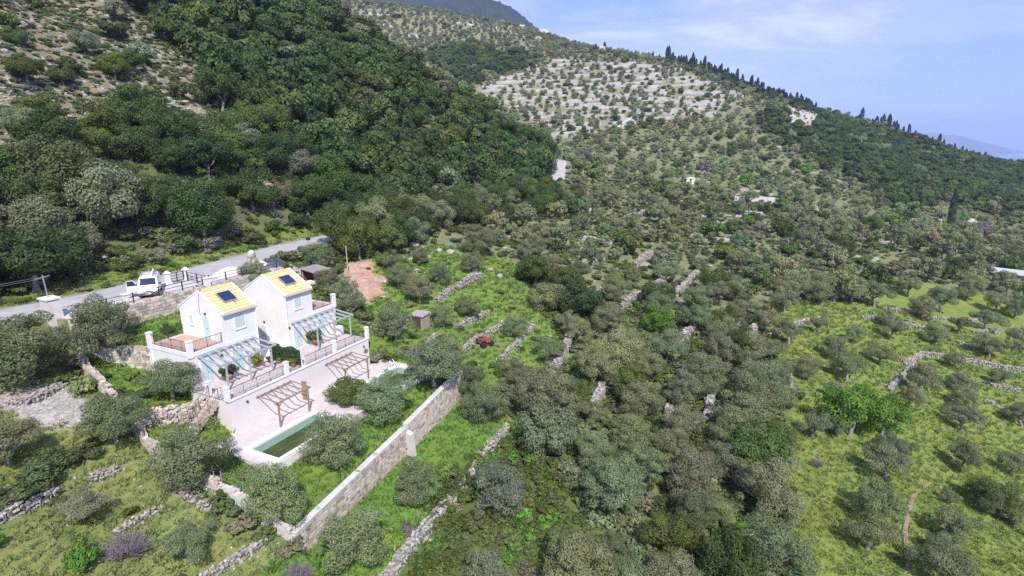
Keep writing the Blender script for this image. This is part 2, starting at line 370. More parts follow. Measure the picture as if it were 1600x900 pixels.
# things in the villa frame: local X = v (outwards), local Y = u (along), Z up
ORI = {}
ROTH = (0, 0, -HAZ)
def hthing(name, u, v, z, label, cat, group=None):
    o = bpy.data.objects.new(name, None); COL.objects.link(o); o.empty_display_size = 0.3
    o.location = W(u, v, z); o.rotation_euler = ROTH; ORI[o] = (v, u, z)
    return tag(o, label, cat, group)
def wthing(name, x, y, z, label, cat, group=None, rz=0.0):
    o = bpy.data.objects.new(name, None); COL.objects.link(o); o.empty_display_size = 0.3
    o.location = (x, y, z); o.rotation_euler = (0, 0, rz); ORI[o] = (0, 0, 0)
    return tag(o, label, cat, group)
def part(name, mb, m, par, smooth=False, root=None):
    og = ORI[root or par]
    o = link(name, mb.mesh(name, m, og, smooth), par); ORI[o] = og
    return o
def hsolo(name, mb, m, label=None, cat=None, group=None, kind=None, smooth=False):
    vs = np.array(mb.v); c = (vs[:, 0].mean(), vs[:, 1].mean(), vs[:, 2].min())
    o = link(name, mb.mesh(name, m, c, smooth), None, W(c[1], c[0], c[2]), ROTH); ORI[o] = c
    return tag(o, label, cat, group, kind)
def B(u0, u1, v0, v1, z0, z1): return MB().box(v0, v1, u0, u1, z0, z1)

# ================================================================== SETTING
# ------------------------------------------------------------------ ground sheet
NA, NR = 600, 620
az = np.linspace(math.radians(-60), math.radians(60), NA); rr = np.exp(np.linspace(math.log(13), math.log(1250), NR))
GX = np.sin(az)[None] * rr[:, None]; GY = np.cos(az)[None] * rr[:, None]
GZ = ground(GX, GY)
GPX, GPY, GD = proj(GX, GY, GZ)
# running horizon used for visibility of scattered plants
CUM = np.minimum.accumulate(np.where(GD > 5, GPY, 2000), axis=0)
def visible(x, y, ztop, tol=2):
    a = (np.arctan2(x, y) - az[0]) / (az[1] - az[0]); r = np.hypot(x, y)
    j = np.clip(a.round().astype(int), 0, NA - 1); i = np.clip(np.searchsorted(rr, r) - 3, 0, NR - 1)
    px, py, d = proj(x, y, ztop)
    return (py < CUM[i, j] + tol)

POLY = dict(
    rocky=[(-400, -300), (120, -300), (190, 0), (260, 70), (330, 120), (350, 190), (330, 250), (290, 235), (200, 235), (140, 250), (70, 262), (-400, 300)],
    gully=[(298, 165), (335, 185), (352, 245), (345, 272), (322, 265), (318, 225)],
    rocky2=[(405, 255), (425, 265), (438, 325), (418, 330)],
    terr=[(735, 150), (800, 110), (890, 92), (1040, 100), (1165, 150), (1130, 180), (1010, 190), (950, 212), (860, 215), (790, 165)],
    upper=[(480, -60), (820, 20), (1000, 95), (890, 92), (800, 110), (735, 150), (600, 40)],
    dark=[(650, 85), (740, 65), (850, 95), (790, 120), (740, 130), (700, 115)],
    rforest=[(1170, 185), (1250, 165), (1340, 195), (1430, 205), (1900, 300), (1900, 380), (1600, 350), (1480, 320), (1380, 325), (1330, 285), (1230, 235)],
    cliff=[(1225, 168), (1285, 168), (1280, 195), (1235, 205)],
    field=[(1195, 545), (1185, 470), (1230, 478), (1330, 470), (1440, 440), (1600, 470), (1900, 500), (1900, 1100), (1270, 1100), (1235, 820), (1215, 690), (1245, 610)],
    terraces=[(545, 385), (600, 375), (700, 385), (830, 420), (850, 455), (880, 520), (875, 560), (815, 590), (740, 650), (690, 560), (600, 545), (585, 500), (540, 470)],
    mound=[(541, 412), (575, 405), (597, 440), (598, 462), (570, 470), (545, 455)],
    bramble=[(700, 740), (790, 690), (860, 720), (900, 800), (960, 860), (960, 1000), (600, 1000), (640, 860)],
    leftlow=[(-400, 590), (80, 580), (140, 640), (240, 715), (345, 800), (470, 870), (600, 900), (600, 1300), (-400, 1300)],
    scree=[(0, 605), (60, 605), (100, 595), (135, 625), (140, 660), (60, 668), (5, 640)],
)
def zone(px, py, d, x, y):
    px = np.asarray(px, float); wob = wav(px, py, 70, 6, 2), wav(px, py, 55, 6, 4); px, py = px + 11 * wob[0], py + 7 * wob[1]
    px = np.clip(px, -300, 1850); py = np.clip(py, -250, 1050)
    u, v = UV(x, y); v3 = x * V3[0] + y * V3[1]
    dr, tr = seg_dist(x, y, ROADP)
    z = np.full(np.shape(px), 'grove', dtype='<U10')
    hill = (px < 880) & (d < 262) & (v3 < -56) & (dr > 3.2)
    far = (d > 262)
    z[far] = 'mid'
    for n in ('upper', 'terr', 'dark'): z[far & inpoly(px, py, POLY[n])] = n
    z[far & (px < 735) & (z == 'mid')] = 'upper'
    z[(d > 190) & inpoly(px, py, POLY['rforest'])] = 'rforest'
    z[(d > 300) & inpoly(px, py, POLY['cliff'])] = 'cliff'
    z[(~far) & (d > 95) & ~hill] = 'mid'
    near = d < 135
    for n in ('field', 'terraces', 'bramble', 'leftlow'): z[near & inpoly(px, py, POLY[n])] = n
    z[near & inpoly(px, py, POLY['mound'])] = 'mound'
    z[near & inpoly(px, py, POLY['scree'])] = 'scree'
    z[hill] = 'oak'
    gul = hill & inpoly(px, py, POLY['gully'])
    z[hill & (inpoly(px, py, POLY['rocky']) | inpoly(px, py, POLY['rocky2']))] = 'rocky'
    z[gul] = 'gully'
    plot = (u > plot_left(v) - 0.3) & (u < 20.5) & (v < garden_wall_v(u) + 0.3) & (v > -15.6)
    z[plot] = 'plot'
    strip = (u > -9) & (u < 22) & (v > garden_wall_v(u) + 0.3) & (v < 17.5) & ~inpoly(px, py, POLY['bramble'])
    z[strip & (u < 20)] = 'strip'
    z[(dr < 3.4) | ((u > -3) & (u < 20.5) & (v > -24) & (v <= -15.6))] = 'road'
    z[(dr >= 3.4) & (dr < 6.0) & (v3 < -56) & (d < 93)] = 'verge'
    return z
ZN = zone(GPX.ravel(), GPY.ravel(), GD.ravel(), GX.ravel(), GY.ravel()).reshape(GX.shape)
cols = dict(grove=(0.150, 0.182, 0.072), mid=(0.168, 0.190, 0.110), upper=(0.209, 0.209, 0.132), terr=(0.220, 0.220, 0.154), dark=(0.055, 0.066, 0.033), rforest=(0.055, 0.066, 0.033),
            cliff=(0.440, 0.407, 0.363), field=(0.182, 0.242, 0.066), terraces=(0.138, 0.215, 0.050), mound=(0.473, 0.308, 0.231), bramble=(0.094, 0.138, 0.039), leftlow=(0.195, 0.235, 0.085), gully=(0.297, 0.275, 0.209), scree=(0.440, 0.413, 0.396),
            oak=(0.118, 0.138, 0.066), rocky=(0.204, 0.193, 0.127), plot=(0.138, 0.220, 0.050), strip=(0.127, 0.226, 0.050), road=(0.264, 0.242, 0.209), verge=(0.165, 0.220, 0.055))
GC = np.zeros(GX.shape + (4,), np.float32); GC[..., 3] = 1
GR = np.zeros(GX.shape, np.float32)     # how stony the soil is
rockz = dict(gully=.85, grove=.15, mid=.35, upper=.5, terr=.45, cliff=.95, rocky=.72, scree=1, oak=.35, leftlow=.30, field=.06, terraces=.2, mound=.5, bramble=.08, plot=.08, strip=.05)
for k, c in cols.items():
    m = ZN == k; GC[m, :3] = c; GR[m] = rockz.get(k, 0.1)
for it in range(3):                      # soften the borders between kinds of ground
    for Am in (GC, GR):
        Am[1:-1, 1:-1] = (Am[1:-1, 1:-1] * 2 + Am[:-2, 1:-1] + Am[2:, 1:-1] + Am[1:-1, :-2] + Am[1:-1, 2:]) / 6
idx = np.arange(NA * NR).reshape(NR, NA)
GQ = np.stack([idx[:-1, :-1], idx[:-1, 1:], idx[1:, 1:], idx[1:, :-1]], -1).reshape(-1, 4)[:, ::-1]

def ground_mat():
    m, n = new_mat('hillside_soil_grass_stone'); l = n.links.new
    b = n.nodes.new('ShaderNodeBsdfDiffuse'); b.inputs['Roughness'].default_value = 0.5; o = n.nodes.new('ShaderNodeOutputMaterial'); l(b.outputs[0], o.inputs['Surface'])
    a = n.nodes.new('ShaderNodeAttribute'); a.attribute_name = 'soil'
    s = n.nodes.new('ShaderNodeAttribute'); s.attribute_name = 'stony'
    t = n.nodes.new('ShaderNodeTexCoord')
    def noise(sc_, det=6, rough=0.6):
        x = n.nodes.new('ShaderNodeTexNoise'); x.inputs['Scale'].default_value = sc_; x.inputs['Detail'].default_value = det; x.inputs['Roughness'].default_value = rough
        l(t.outputs['Object'], x.inputs['Vector']); return x.outputs['Fac']
    def ramp(f, p0, p1, c0, c1):
        r = n.nodes.new('ShaderNodeValToRGB'); r.color_ramp.elements[0].position = p0; r.color_ramp.elements[1].position = p1
        r.color_ramp.elements[0].color = (*c0, 1); r.color_ramp.elements[1].color = (*c1, 1); l(f, r.inputs[0]); return r.outputs[0]
    def mix(f, c1, c2, bt='MIX'):
        x = n.nodes.new('ShaderNodeMixRGB'); x.blend_type = bt
        for i, k in ((0, f), (1, c1), (2, c2)):
            if hasattr(k, 'links'): l(k, x.inputs[i])
            else: x.inputs[i].default_value = k if i == 0 else (*k, 1)
        return x.outputs[0]
    v1 = mix(1.0, a.outputs['Color'], ramp(noise(0.35), 0.3, 0.7, (0.78, 0.82, 0.76), (1.2, 1.14, 1.14)), 'MULTIPLY')
    v2 = mix(1.0, v1, ramp(noise(2.6, 8, 0.7), 0.25, 0.75, (0.62, 0.68, 0.6), (1.35, 1.28, 1.3)), 'MULTIPLY')
    dry = mix(ramp(noise(0.16, 5), 0.47, 0.66, (0, 0, 0), (0.8, 0.8, 0.8)), v2, mix(1.0, v2, (1.2, 1.0, 0.9), 'MULTIPLY'))
    # bare stones and limestone showing through where the soil is stony
    nx = n.nodes.new('ShaderNodeMath'); nx.operation = 'ADD'; l(noise(0.9, 9, 0.72), nx.inputs[0])
    my = n.nodes.new('ShaderNodeMath'); my.operation = 'MULTIPLY'; my.inputs[1].default_value = 0.30; l(s.outputs['Fac'], my.inputs[0]); l(my.outputs[0], nx.inputs[1])
    rk = ramp(nx.outputs[0], 0.72, 0.80, (0, 0, 0), (1, 1, 1))
    stone = ramp(noise(5, 6, 0.7), 0.3, 0.7, (0.30, 0.265, 0.235), (0.54, 0.51, 0.48))
    l(mix(rk, dry, stone), b.inputs['Color'])
    bp = n.nodes.new('ShaderNodeBump'); bp.inputs['Strength'].default_value = 0.7; bp.inputs['Distance'].default_value = 0.25
    ad = n.nodes.new('ShaderNodeMath'); ad.operation = 'ADD'; l(noise(3.2, 8, 0.75), ad.inputs[0]); l(rk, ad.inputs[1]); l(ad.outputs[0], bp.inputs['Height']); l(bp.outputs[0], b.inputs['Normal'])
    return m
gme = np_mesh('hillside', np.stack([GX, GY, GZ], -1).reshape(-1, 3), GQ, ground_mat(), smooth=True)
ca = gme.color_attributes.new('soil', 'FLOAT_COLOR', 'POINT'); ca.data.foreach_set('color', GC.ravel())
fa = gme.attributes.new('stony', 'FLOAT', 'POINT'); fa.data.foreach_set('value', GR.ravel())
tag(link('hillside', gme), 'green and stony hillside terrain falling from the left to the valley', 'terrain', kind='structure')

# ------------------------------------------------------------------ road and apron
def ribbon(P, zf, half, m, name, dz=0.07, step=1.2, crown=0.03):
    pts = []
    for i in range(len(P) - 1):
        a, b = np.array(P[i]), np.array(P[i + 1]); k = max(1, int(np.linalg.norm(b - a) / step))
        for j in range(k): pts.append((i + j / k, *(a + (b - a) * j / k)))
    pts.append((len(P) - 1, *P[-1])); pts = np.array(pts)
    # round off the bends
    xy = pts[:, 1:].copy()
    for _ in range(12): xy[1:-1] = (xy[:-2] + 2 * xy[1:-1] + xy[2:]) / 4
    tg = np.gradient(xy, axis=0); tg /= np.linalg.norm(tg, axis=1)[:, None]; nr = np.stack([tg[:, 1], -tg[:, 0]], -1)
    z = zf(pts[:, 0]); rows = []
    for s_ in np.linspace(-1, 1, 5):
        e = half * s_ + (0.18 * wav(xy[:, 0], xy[:, 1], 6, 4, 4) if abs(s_) == 1 else 0)
        rows.append(np.c_[xy + nr * np.reshape(np.broadcast_to(e, len(xy)), (-1, 1)), z + dz + crown * (1 - s_ * s_)])
    vts = np.stack(rows, 1); n = len(xy); ii = np.arange(n * 5).reshape(n, 5)
    q = np.stack([ii[:-1, :-1], ii[:-1, 1:], ii[1:, 1:], ii[1:, :-1]], -1).reshape(-1, 4)[:, ::-1]
    return tag(link(name, np_mesh(name, vts.reshape(-1, 3), q, m, smooth=True)), kind='structure')
tag(ribbon(ROADP, road_z, 2.35, M['asphalt'], 'road'), 'narrow grey asphalt road running along the foot of the hill', 'road')
mb = MB().add([(-20.5, -2.6, RZ + 0.05), (-15.45, -2.6, RZ + 0.05), (-15.45, 19.6, RZ + 0.05), (-21.3, 19.6, RZ + 0.05)], [(0, 1, 2, 3)])
apron = hsolo('roadside_apron', mb, M['apron'], 'pale concrete parking strip between the road and the villa wall', 'pavement', kind='structure')

# ------------------------------------------------------------------ sea, far land, mountain
mb = MB(); n_ = 48
for i in range(n_): mb.v.append((45000 * math.sin(2 * math.pi * i / n_), 45000 * math.cos(2 * math.pi * i / n_), -150.0))
mb.f.append(tuple(range(n_))[::-1])
tag(link('sea', mb.mesh('sea', M['sea'])), 'calm blue sea far off at the right edge', 'sea', kind='structure')
def ridge(name, P, m, label, depth, nsub=10, rough=0.04, base=-151, kind='structure'):
    """a solid range of hills: crest polyline (x,y,z) with slopes to both sides"""
    P = np.array(P, float); t = np.linspace(0, len(P) - 1, (len(P) - 1) * nsub + 1)
    C = np.stack([np.interp(t, np.arange(len(P)), P[:, k]) for k in range(3)], -1)
    h = C[:, 2] - base
    C[:, 2] += rough * h * (wav(t * 40, t * 13, 37, 8, 5) + 0.6 * wav(t * 40, t * 9, 9, 8, 3))
    d = C[:, :2] / np.linalg.norm(C[:, :2], axis=1)[:, None]
    rows = []
    for s_ in np.linspace(-1, 1, 25):
        f = 1 - abs(s_); prof = f ** 1.15
        off = s_ * depth * (0.35 + 0.65 * np.clip(h / h.max(), 0, 1))
        xy = C[:, :2] + d * off[:, None]
        zz = base + (C[:, 2] - base) * prof
        zz = zz + 0.10 * h * f * (1 - f) * 4 * (wav(xy[:, 0], xy[:, 1], depth * 0.5, 7, 6) * 0.5 + 0.3 * wav(xy[:, 0], xy[:, 1], depth * 0.16, 8, 2))
        rows.append(np.c_[xy, zz])
    v = np.stack(rows, 0); n1, n2 = v.shape[:2]; ii = np.arange(n1 * n2).reshape(n1, n2)
    q = np.stack([ii[:-1, :-1], ii[:-1, 1:], ii[1:, 1:], ii[1:, :-1]], -1).reshape(-1, 4)[:, ::-1]
    return tag(link(name, np_mesh(name, v.reshape(-1, 3), q, m, smooth=True)), label, 'hill', kind=kind)
def at_depth(px, py, d): return tuple(ray(px, py) * d)
ridge('mountain', [at_depth(px, py, d) for px, py, d in [(250, -20, 2000), (480, -32, 1950), (600, -34, 1900), (690, -14, 1850), (740, -6, 1820), (775, 0, 1800), (800, 12, 1780), (818, 25, 1760), (836, 40, 1740), (870, 70, 1720), (960, 130, 1700), (1040, 215, 1700)]],
      M['mountain'], 'dark blue wooded mountain behind the far houses', 420, 14, 0.012)
ridge('far_headland', [at_depth(px, py, d) for px, py, d in [(1380, 240, 8200), (1425, 214, 8100), (1450, 207, 8000), (1500, 213, 7900), (1530, 221, 7800), (1560, 228, 7600), (1590, 236, 7500), (1640, 243, 7400)]],
      M['farland'], 'low hazy headland across the bay', 900, 10, 0.05)
ridge('far_range', [at_depth(px, py, d) for px, py, d in [(1330, 222, 22000), (1420, 200, 22000), (1480, 186, 22000), (1540, 190, 22000), (1600, 186, 22000), (1680, 192, 22000), (1800, 190, 22000), (2000, 205, 22000)]],
      M['farland'], 'faint mountain range on the horizon beyond the sea', 3000, 10, 0.03)
ridge('near_cape', [at_depth(px, py, d) for px, py, d in [(1545, 262, 2300), (1575, 251, 2250), (1600, 247, 2200), (1660, 245, 2150), (1760, 250, 2100), (1900, 258, 2100)]],
      M['farland'], 'dark green cape at the right edge above the shore', 300, 10, 0.05)

# ================================================================== VILLAS
def mirror(side):
    """villa 0 has its upper deck on the left, villa 1 on the right"""
    if side == 0: return lambda u: u
    return lambda u: 17.4 - u
EAVE, APEX = T2 + 2.55, T2 + 4.25
def shutter_window(par, face, a0, a1, z0, z1, p, root, nlouv=2):
    """closed shutters in a white surround; face 'v' (front wall at v=p) or 'u' (gable wall at u=p looking to -u)"""
    def bx(m, b0, b1, c0, c1, d0, d1):
        if face == 'v': m.box(p + d0, p + d1, b0, b1, c0, c1)
        else: m.box(b0, b1, p - d1, p - d0, c0, c1)
    f = MB(); w_ = 0.11
    bx(f, a0 - w_, a0, z0 - w_, z1 + w_, -0.02, 0.05); bx(f, a1, a1 + w_, z0 - w_, z1 + w_, -0.02, 0.05)
    bx(f, a0, a1, z1, z1 + w_, -0.02, 0.05); bx(f, a0 - 0.06, a1 + 0.06, z0 - w_ - 0.03, z0, -0.02, 0.09)
    fr = part('window', f, M['trim'], par, root=root)
    mid = (a0 + a1) / 2
    for s0, s1 in ((a0 + 0.01, mid - 0.012), (mid + 0.012, a1 - 0.01)):
        m = MB(); bx(m, s0, s1, z0 + 0.01, z1 - 0.01, -0.02, 0.025)
        for k in range(5):
            zz = z0 + 0.12 + k * (z1 - z0 - 0.24) / 5
            bx(m, s0 + 0.06, s1 - 0.06, zz, zz + (z1 - z0 - 0.24) / 5 - 0.05, 0.02, 0.04)
        part('shutter', m, M['shutter'], fr, root=root)
    return fr
def shutter_door(par, face, a0, a1, z0, z1, p, root):
    def bx(m, b0, b1, c0, c1, d0, d1):
        if face == 'v': m.box(p + d0, p + d1, b0, b1, c0, c1)
        else: m.box(b0, b1, p - d1, p - d0, c0, c1)
    f = MB(); w_ = 0.09
    bx(f, a0 - w_, a0, z0, z1 + w_, -0.02, 0.045); bx(f, a1, a1 + w_, z0, z1 + w_, -0.02, 0.045); bx(f, a0, a1, z1, z1 + w_, -0.02, 0.045)
    fr = part('door', f, M['trim'], par, root=root)
    mid = (a0 + a1) / 2
    for s0, s1 in ((a0 + 0.01, mid - 0.01), (mid + 0.01, a1 - 0.01)):
        m = MB(); bx(m, s0, s1, z0 + 0.015, z1 - 0.01, -0.02, 0.03)
        for zz0, zz1 in ((0.12, 0.85), (0.98, 1.95)): bx(m, s0 + 0.07, s1 - 0.07, z0 + zz0, min(z0 + zz1, z1 - 0.1), 0.02, 0.042)
        part('door_leaf', m, M['shutter'], fr, root=root)
    h = MB(); bx(h, mid + 0.05, mid + 0.09, z0 + 0.98, z0 + 1.08, 0.03, 0.07); part('handle', h, M['iron'], fr, root=root)
    return fr
def wall_lamp(par, face, a, z, p, root):
    m = MB()
    if face == 'v': m.box(p, p + 0.12, a - 0.07, a + 0.07, z, z + 0.16)
    else: m.box(a - 0.07, a + 0.07, p - 0.12, p, z, z + 0.16)
    part('wall_lamp', m, M['iron'], par, root=root)
TILE_CACHE = {}
def villa(side):
    mu = mirror(side)
    lab = ['two-storey white villa with yellow roof, nearer the van, its tiled deck on the left',
           'two-storey white villa with yellow roof farther from the van, taller gable beside the hedge'][side]
    u0, u1 = 3.55, 7.05
    o = hthing('villa_house', 8.7 + (-5 if side == 0 else 5), -7.2, T1, lab, 'house', 'pair of white villas')
    def BB(a, b, v0, v1, z0, z1): a, b = sorted((mu(a), mu(b))); return B(a, b, v0, v1, z0, z1)
    def addBB(m, a, b, v0, v1, z0, z1): a, b = sorted((mu(a), mu(b))); m.box(v0, v1, a, b, z0, z1)
    # walls: lower storey, upper storey with gables (one solid shell of plaster)
    m = BB(0.4, u1, -9.9, -4.5, T1 - 1.0, T2 - 0.02)
    a, b = sorted((mu(u0), mu(u1)))
    m.box(-9.95, -4.52, a, b, T2 - 0.02, EAVE)
    for ua, ub in ((a, a + 0.22), (b - 0.22, b)):
        m.add([(-9.95, ua, EAVE), (-4.52, ua, EAVE), (-7.235, ua, APEX), (-9.95, ub, EAVE), (-4.52, ub, EAVE), (-7.235, ub, APEX)],
              [(0, 2, 1), (3, 4, 5), (0, 1, 4, 3), (1, 2, 5, 4), (2, 0, 3, 5)])
    part('wall', m, M['plaster'], o)
    # roof between the two gable copings
    rs = MB(); slope = (APEX - EAVE) / (9.95 - 7.235)
    vr = -7.235
    rs.add([(-4.40, a + 0.2, EAVE - 0.13), (-4.40, b - 0.2, EAVE - 0.13), (vr, b - 0.2, APEX - 0.10), (vr, a + 0.2, APEX - 0.10), (-10.05, b - 0.2, EAVE - 0.13), (-10.05, a + 0.2, EAVE - 0.13),
            (-4.40, a + 0.2, EAVE - 0.03), (-4.40, b - 0.2, EAVE - 0.03), (vr, b - 0.2, APEX - 0.02), (vr, a + 0.2, APEX - 0.02), (-10.05, b - 0.2, EAVE - 0.03), (-10.05, a + 0.2, EAVE - 0.03)],
           [(0, 3, 2, 1), (3, 5, 4, 2), (6, 7, 8, 9), (9, 8, 10, 11), (0, 1, 7, 6), (5, 11, 10, 4), (0, 6, 9, 3), (3, 9, 11, 5), (1, 2, 8, 7), (2, 4, 10, 8)])
    roof = part('roof', rs, M['rooftile'], o)
    # tile courses: rows of rounded tiles, each course lapping the one below
    ncrs = 10
    Lr = b - a - 0.40; ncol = 16
    for sgn in (1, -1):
        v_e = -4.34 if sgn > 0 else -10.11
        for c in range(ncrs):
            f0, f1 = c / ncrs, (c + 1.12) / ncrs
            if f1 > 1: f1 = 1
            va, vb = v_e + (vr - v_e) * f0, v_e + (vr - v_e) * f1
            za, zb = EAVE - 0.05 + (APEX - EAVE) * f0, EAVE - 0.05 + (APEX - EAVE) * f1
            m = MB(); st = ncol * 6
            for row, (vv, zz, lift) in enumerate(((va, za, -0.02), (va, za, 0.145), (vb, zb, 0.03))):
                for k in range(st + 1):
                    ph = abs(math.sin(math.pi * k / 6)); m.v.append((vv, a + 0.20 + Lr * k / st, zz + lift + (0.05 * ph if row else 0)))
            for row in range(2):
                for k in range(st):
                    q = (row * (st + 1) + k, row * (st + 1) + k + 1, (row + 1) * (st + 1) + k + 1, (row + 1) * (st + 1) + k)
                    m.f.append(q if sgn > 0 else q[::-1])
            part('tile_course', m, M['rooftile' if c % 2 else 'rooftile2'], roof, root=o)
    rc = MB().tube([(vr, a + 0.1, APEX + 0.03), (vr, b - 0.1, APEX + 0.03)], 0.11, 8); part('ridge_cap', rc, M['rooftile'], roof, root=o)
    for ua, ub in ((a - 0.03, a + 0.205), (b - 0.205, b + 0.03)):     # raised white gable copings
        cm = MB()
        for v_e in (-4.36, -10.09):
            z_e = EAVE - 0.02
            cm.hexa([(v_e, ua, z_e), (v_e, ub, z_e), (vr, ub, APEX + 0.0), (vr, ua, APEX + 0.0), (v_e, ua, z_e + 0.11), (v_e, ub, z_e + 0.11), (vr, ub, APEX + 0.13), (vr, ua, APEX + 0.13)][::1])
        part('gable_coping', cm, M['trim'], roof, root=o)
    g = MB().bar((-4.30, a, EAVE - 0.10), (-4.30, b, EAVE - 0.10), 0.13, 0.12); gut = part('gutter', g, M['gutter'], roof, root=o)
    ue = b - 0.08 if side == 0 else a + 0.08
    part('downpipe', MB().tube([(-4.42, ue, EAVE - 0.12), (-4.44, ue, T1 + 0.1)], 0.04, 6), M['trim'], o)
    # openings
    if side == 0:
        shutter_window(o, 'v', 4.82, 5.82, T2 + 0.92, T2 + 2.12, -4.52, o)
        shutter_door(o, 'v', 1.15, 2.15, T1, T1 + 2.15, -4.5, o); shutter_door(o, 'v', 4.2, 5.2, T1, T1 + 2.15, -4.5, o)
        shutter_door(o, 'u', -6.95, -6.1, T2, T2 + 2.1, u0, o); shutter_window(o, 'u', -8.7, -8.25, T2 + 1.2, T2 + 1.95, u0, o)
        wall_lamp(o, 'u', -6.5, T2 + 2.3, u0, o); wall_lamp(o, 'v', 3.1, T1 + 2.0, -4.5, o)
        part('cable', MB().tube([(-7.0, u0 - 0.03, APEX - 0.1), (-7.2, u0 - 0.03, EAVE + 0.3), (-7.15, u0 - 0.03, T2 + 2.2)], 0.018, 5), M['grey'], o)
        part('aerial_mast', MB().tube([(-7.0, u0 + 0.1, APEX), (-7.0, u0 + 0.1, APEX + 1.1)], 0.025, 6), M['galv'], o)
    else:
        shutter_window(o, 'v', 11.55, 12.45, T2 + 0.92, T2 + 2.12, -4.52, o)
        shutter_door(o, 'v', 11.1, 12.1, T1, T1 + 2.15, -4.5, o); shutter_door(o, 'v', 14.3, 15.3, T1, T1 + 2.15, -4.5, o)
        shutter_window(o, 'u', -9.2, -8.7, T2 + 0.75, T2 + 1.5, 17.4 - u1, o)
        shutter_door(o, 'u', -8.15, -7.35, T1 + 0.02, T1 + 2.1, 17.4 - u1, o); wall_lamp(o, 'u', -7.5, T1 + 2.45, 17.4 - u1, o)
        wall_lamp(o, 'v', 10.6, T1 + 2.2, -4.5, o)
    # tiled upper deck (roof of the lower storey)
    da, db = sorted((mu(0.42), mu(u0)))
    part('upper_deck', B(da, db, -9.88, -4.52, T2 - 0.02, T2 + 0.02), M['terracotta'], o)
    # parapet kerb and pillars of the deck
    k = MB(); ko = mu(0.4)
    k1, k2 = sorted((mu(0.36), mu(0.56)))
    k.box(-9.95, -4.46, k1, k2, T2 - 0.25, T2 + 0.10)
    k.box(-4.66, -4.46, *sorted((mu(0.57), mu(u0 - 0.01))), T2 - 0.25, T2 + 0.10)
    k.box(-9.95, -9.75, *sorted((mu(0.57), mu(u0 - 0.01))), T2 - 0.25, T2 + 0.10)
    part('parapet', k, M['plaster'], o)
    for v_ in (-9.78, -4.62):
        a2, b2 = sorted((mu(0.28), mu(0.66))); pm = MB().box(v_ - 0.19, v_ + 0.19, a2, b2, T2 - 0.3 if v_ > -9 else T1, T2 + 1.08)
        pm.box(v_ - 0.22, v_ + 0.22, a2 - 0.03, b2 + 0.03, T2 + 1.08, T2 + 1.14); part('pillar', pm, M['plaster'], o)
    return o
villas = [villa(0), villa(1)]

def railing(pts, z, label, h=0.92, z0=0.08):
    """wrought iron railing in the villa frame: top rail, bottom rail, balusters, newels"""
    c = np.mean(np.array(pts), 0)
    o = hthing('iron_railing', c[0], c[1], z, label, 'railing', 'black iron terrace railings')
    t = MB(); bt = MB(); bl = MB(); nw = MB()
    for (ua, va), (ub, vb) in zip(pts[:-1], pts[1:]):
        t.bar((va, ua, z + h), (vb, ub, z + h), 0.045, 0.03); bt.bar((va, ua, z + z0), (vb, ub, z + z0), 0.03, 0.025)
        Ln = math.hypot(ub - ua, vb - va); n = int(Ln / 0.13)
        for k in range(1, n):
            f = k / n; uu, vv = ua + (ub - ua) * f, va + (vb - va) * f
            if k % 10 == 0: part('newel_bar', MB().bar((vv, uu, z), (vv, uu, z + h), 0.035, 0.035), M['iron'], o)
            else: bl.bar((vv, uu, z + z0), (vv, uu, z + h), 0.014, 0.014)
    part('top_rail', t, M['iron'], o); part('bottom_rail', bt, M['iron'], o)
    b_ = part('balusters', bl, M['iron'], o); b_['kind'] = 'stuff'
    return o
railing([(0.66, -9.75), (3.5, -9.75)], T2 + 0.08, 'black iron railing at the back of the left villa deck')
railing([(0.47, -9.58), (0.47, -4.82)], T2 + 0.08, 'black iron railing along the left edge of the brown tiled deck')
railing([(0.68, -4.57), (3.5, -4.57)], T2 + 0.08, 'black iron railing of the brown deck above the left blue pergola')
railing([(16.72, -4.57), (13.9, -4.57)], T2 + 0.08, 'black iron railing in front of the right villa upper deck')
railing([(16.93, -9.58), (16.93, -4.82)], T2 + 0.08, 'black iron railing on the far side of the right villa upper deck')

# ------------------------------------------------------------------ main terrace
TE = 16.7
m = B(0.0, TE, -4.5, 0.0, T0 - 1.0, T1 - 0.10)
m.box(-9.9, -4.5, 7.06, 10.34, T0 - 1.0, T1 - 0.10)
terr = hthing('terrace', 8.3, -2.2, T0, 'long cream terrace wall and platform in front of both villas above the pool deck', 'terrace')
part('retaining_wall', m, M['cream'], terr)
part('coping', B(-0.06, TE + 0.06, -0.34, 0.07, T1 - 0.10, T1 + 0.02), M['plaster'], terr)
def tiles(par, u0, u1, v0, v1, z, s, mt, gap=0.022, th=0.03, skip=None):
    nu, nv = int((u1 - u0) / s), int((v1 - v0) / s); su, sv = (u1 - u0) / nu, (v1 - v0) / nv
    c = []; h = []
    for i in range(nu):
        for j in range(nv):
            uc, vc = u0 + (i + .5) * su, v0 + (j + .5) * sv
            if skip and skip(uc, vc, su / 2, sv / 2): continue
            c.append((vc, uc, z - th / 2 + random.uniform(-.003, .003))); h.append((sv / 2 - gap, su / 2 - gap, th / 2))
    vts, q = boxes_np(c, h, 0.0); og = ORI[par]
    me = np_mesh('paving_tiles', vts - np.array(og), q, mt)
    o = link('paving_tiles', me, par); o['kind'] = 'stuff'; return o
part('floor_bed', B(0.02, TE - 0.02, -4.5, -0.34, T1 - 0.10, T1 - 0.012), M['grout'], terr)
tiles(terr, 0.03, TE - 0.03, -4.49, -0.35, T1 + 0.004, 0.5, M['paving'])
pil = [(0.0, -0.12), (5.97, -0.12), (11.9, -0.12), (TE - 0.05, -0.12), (0.1, -2.45)]
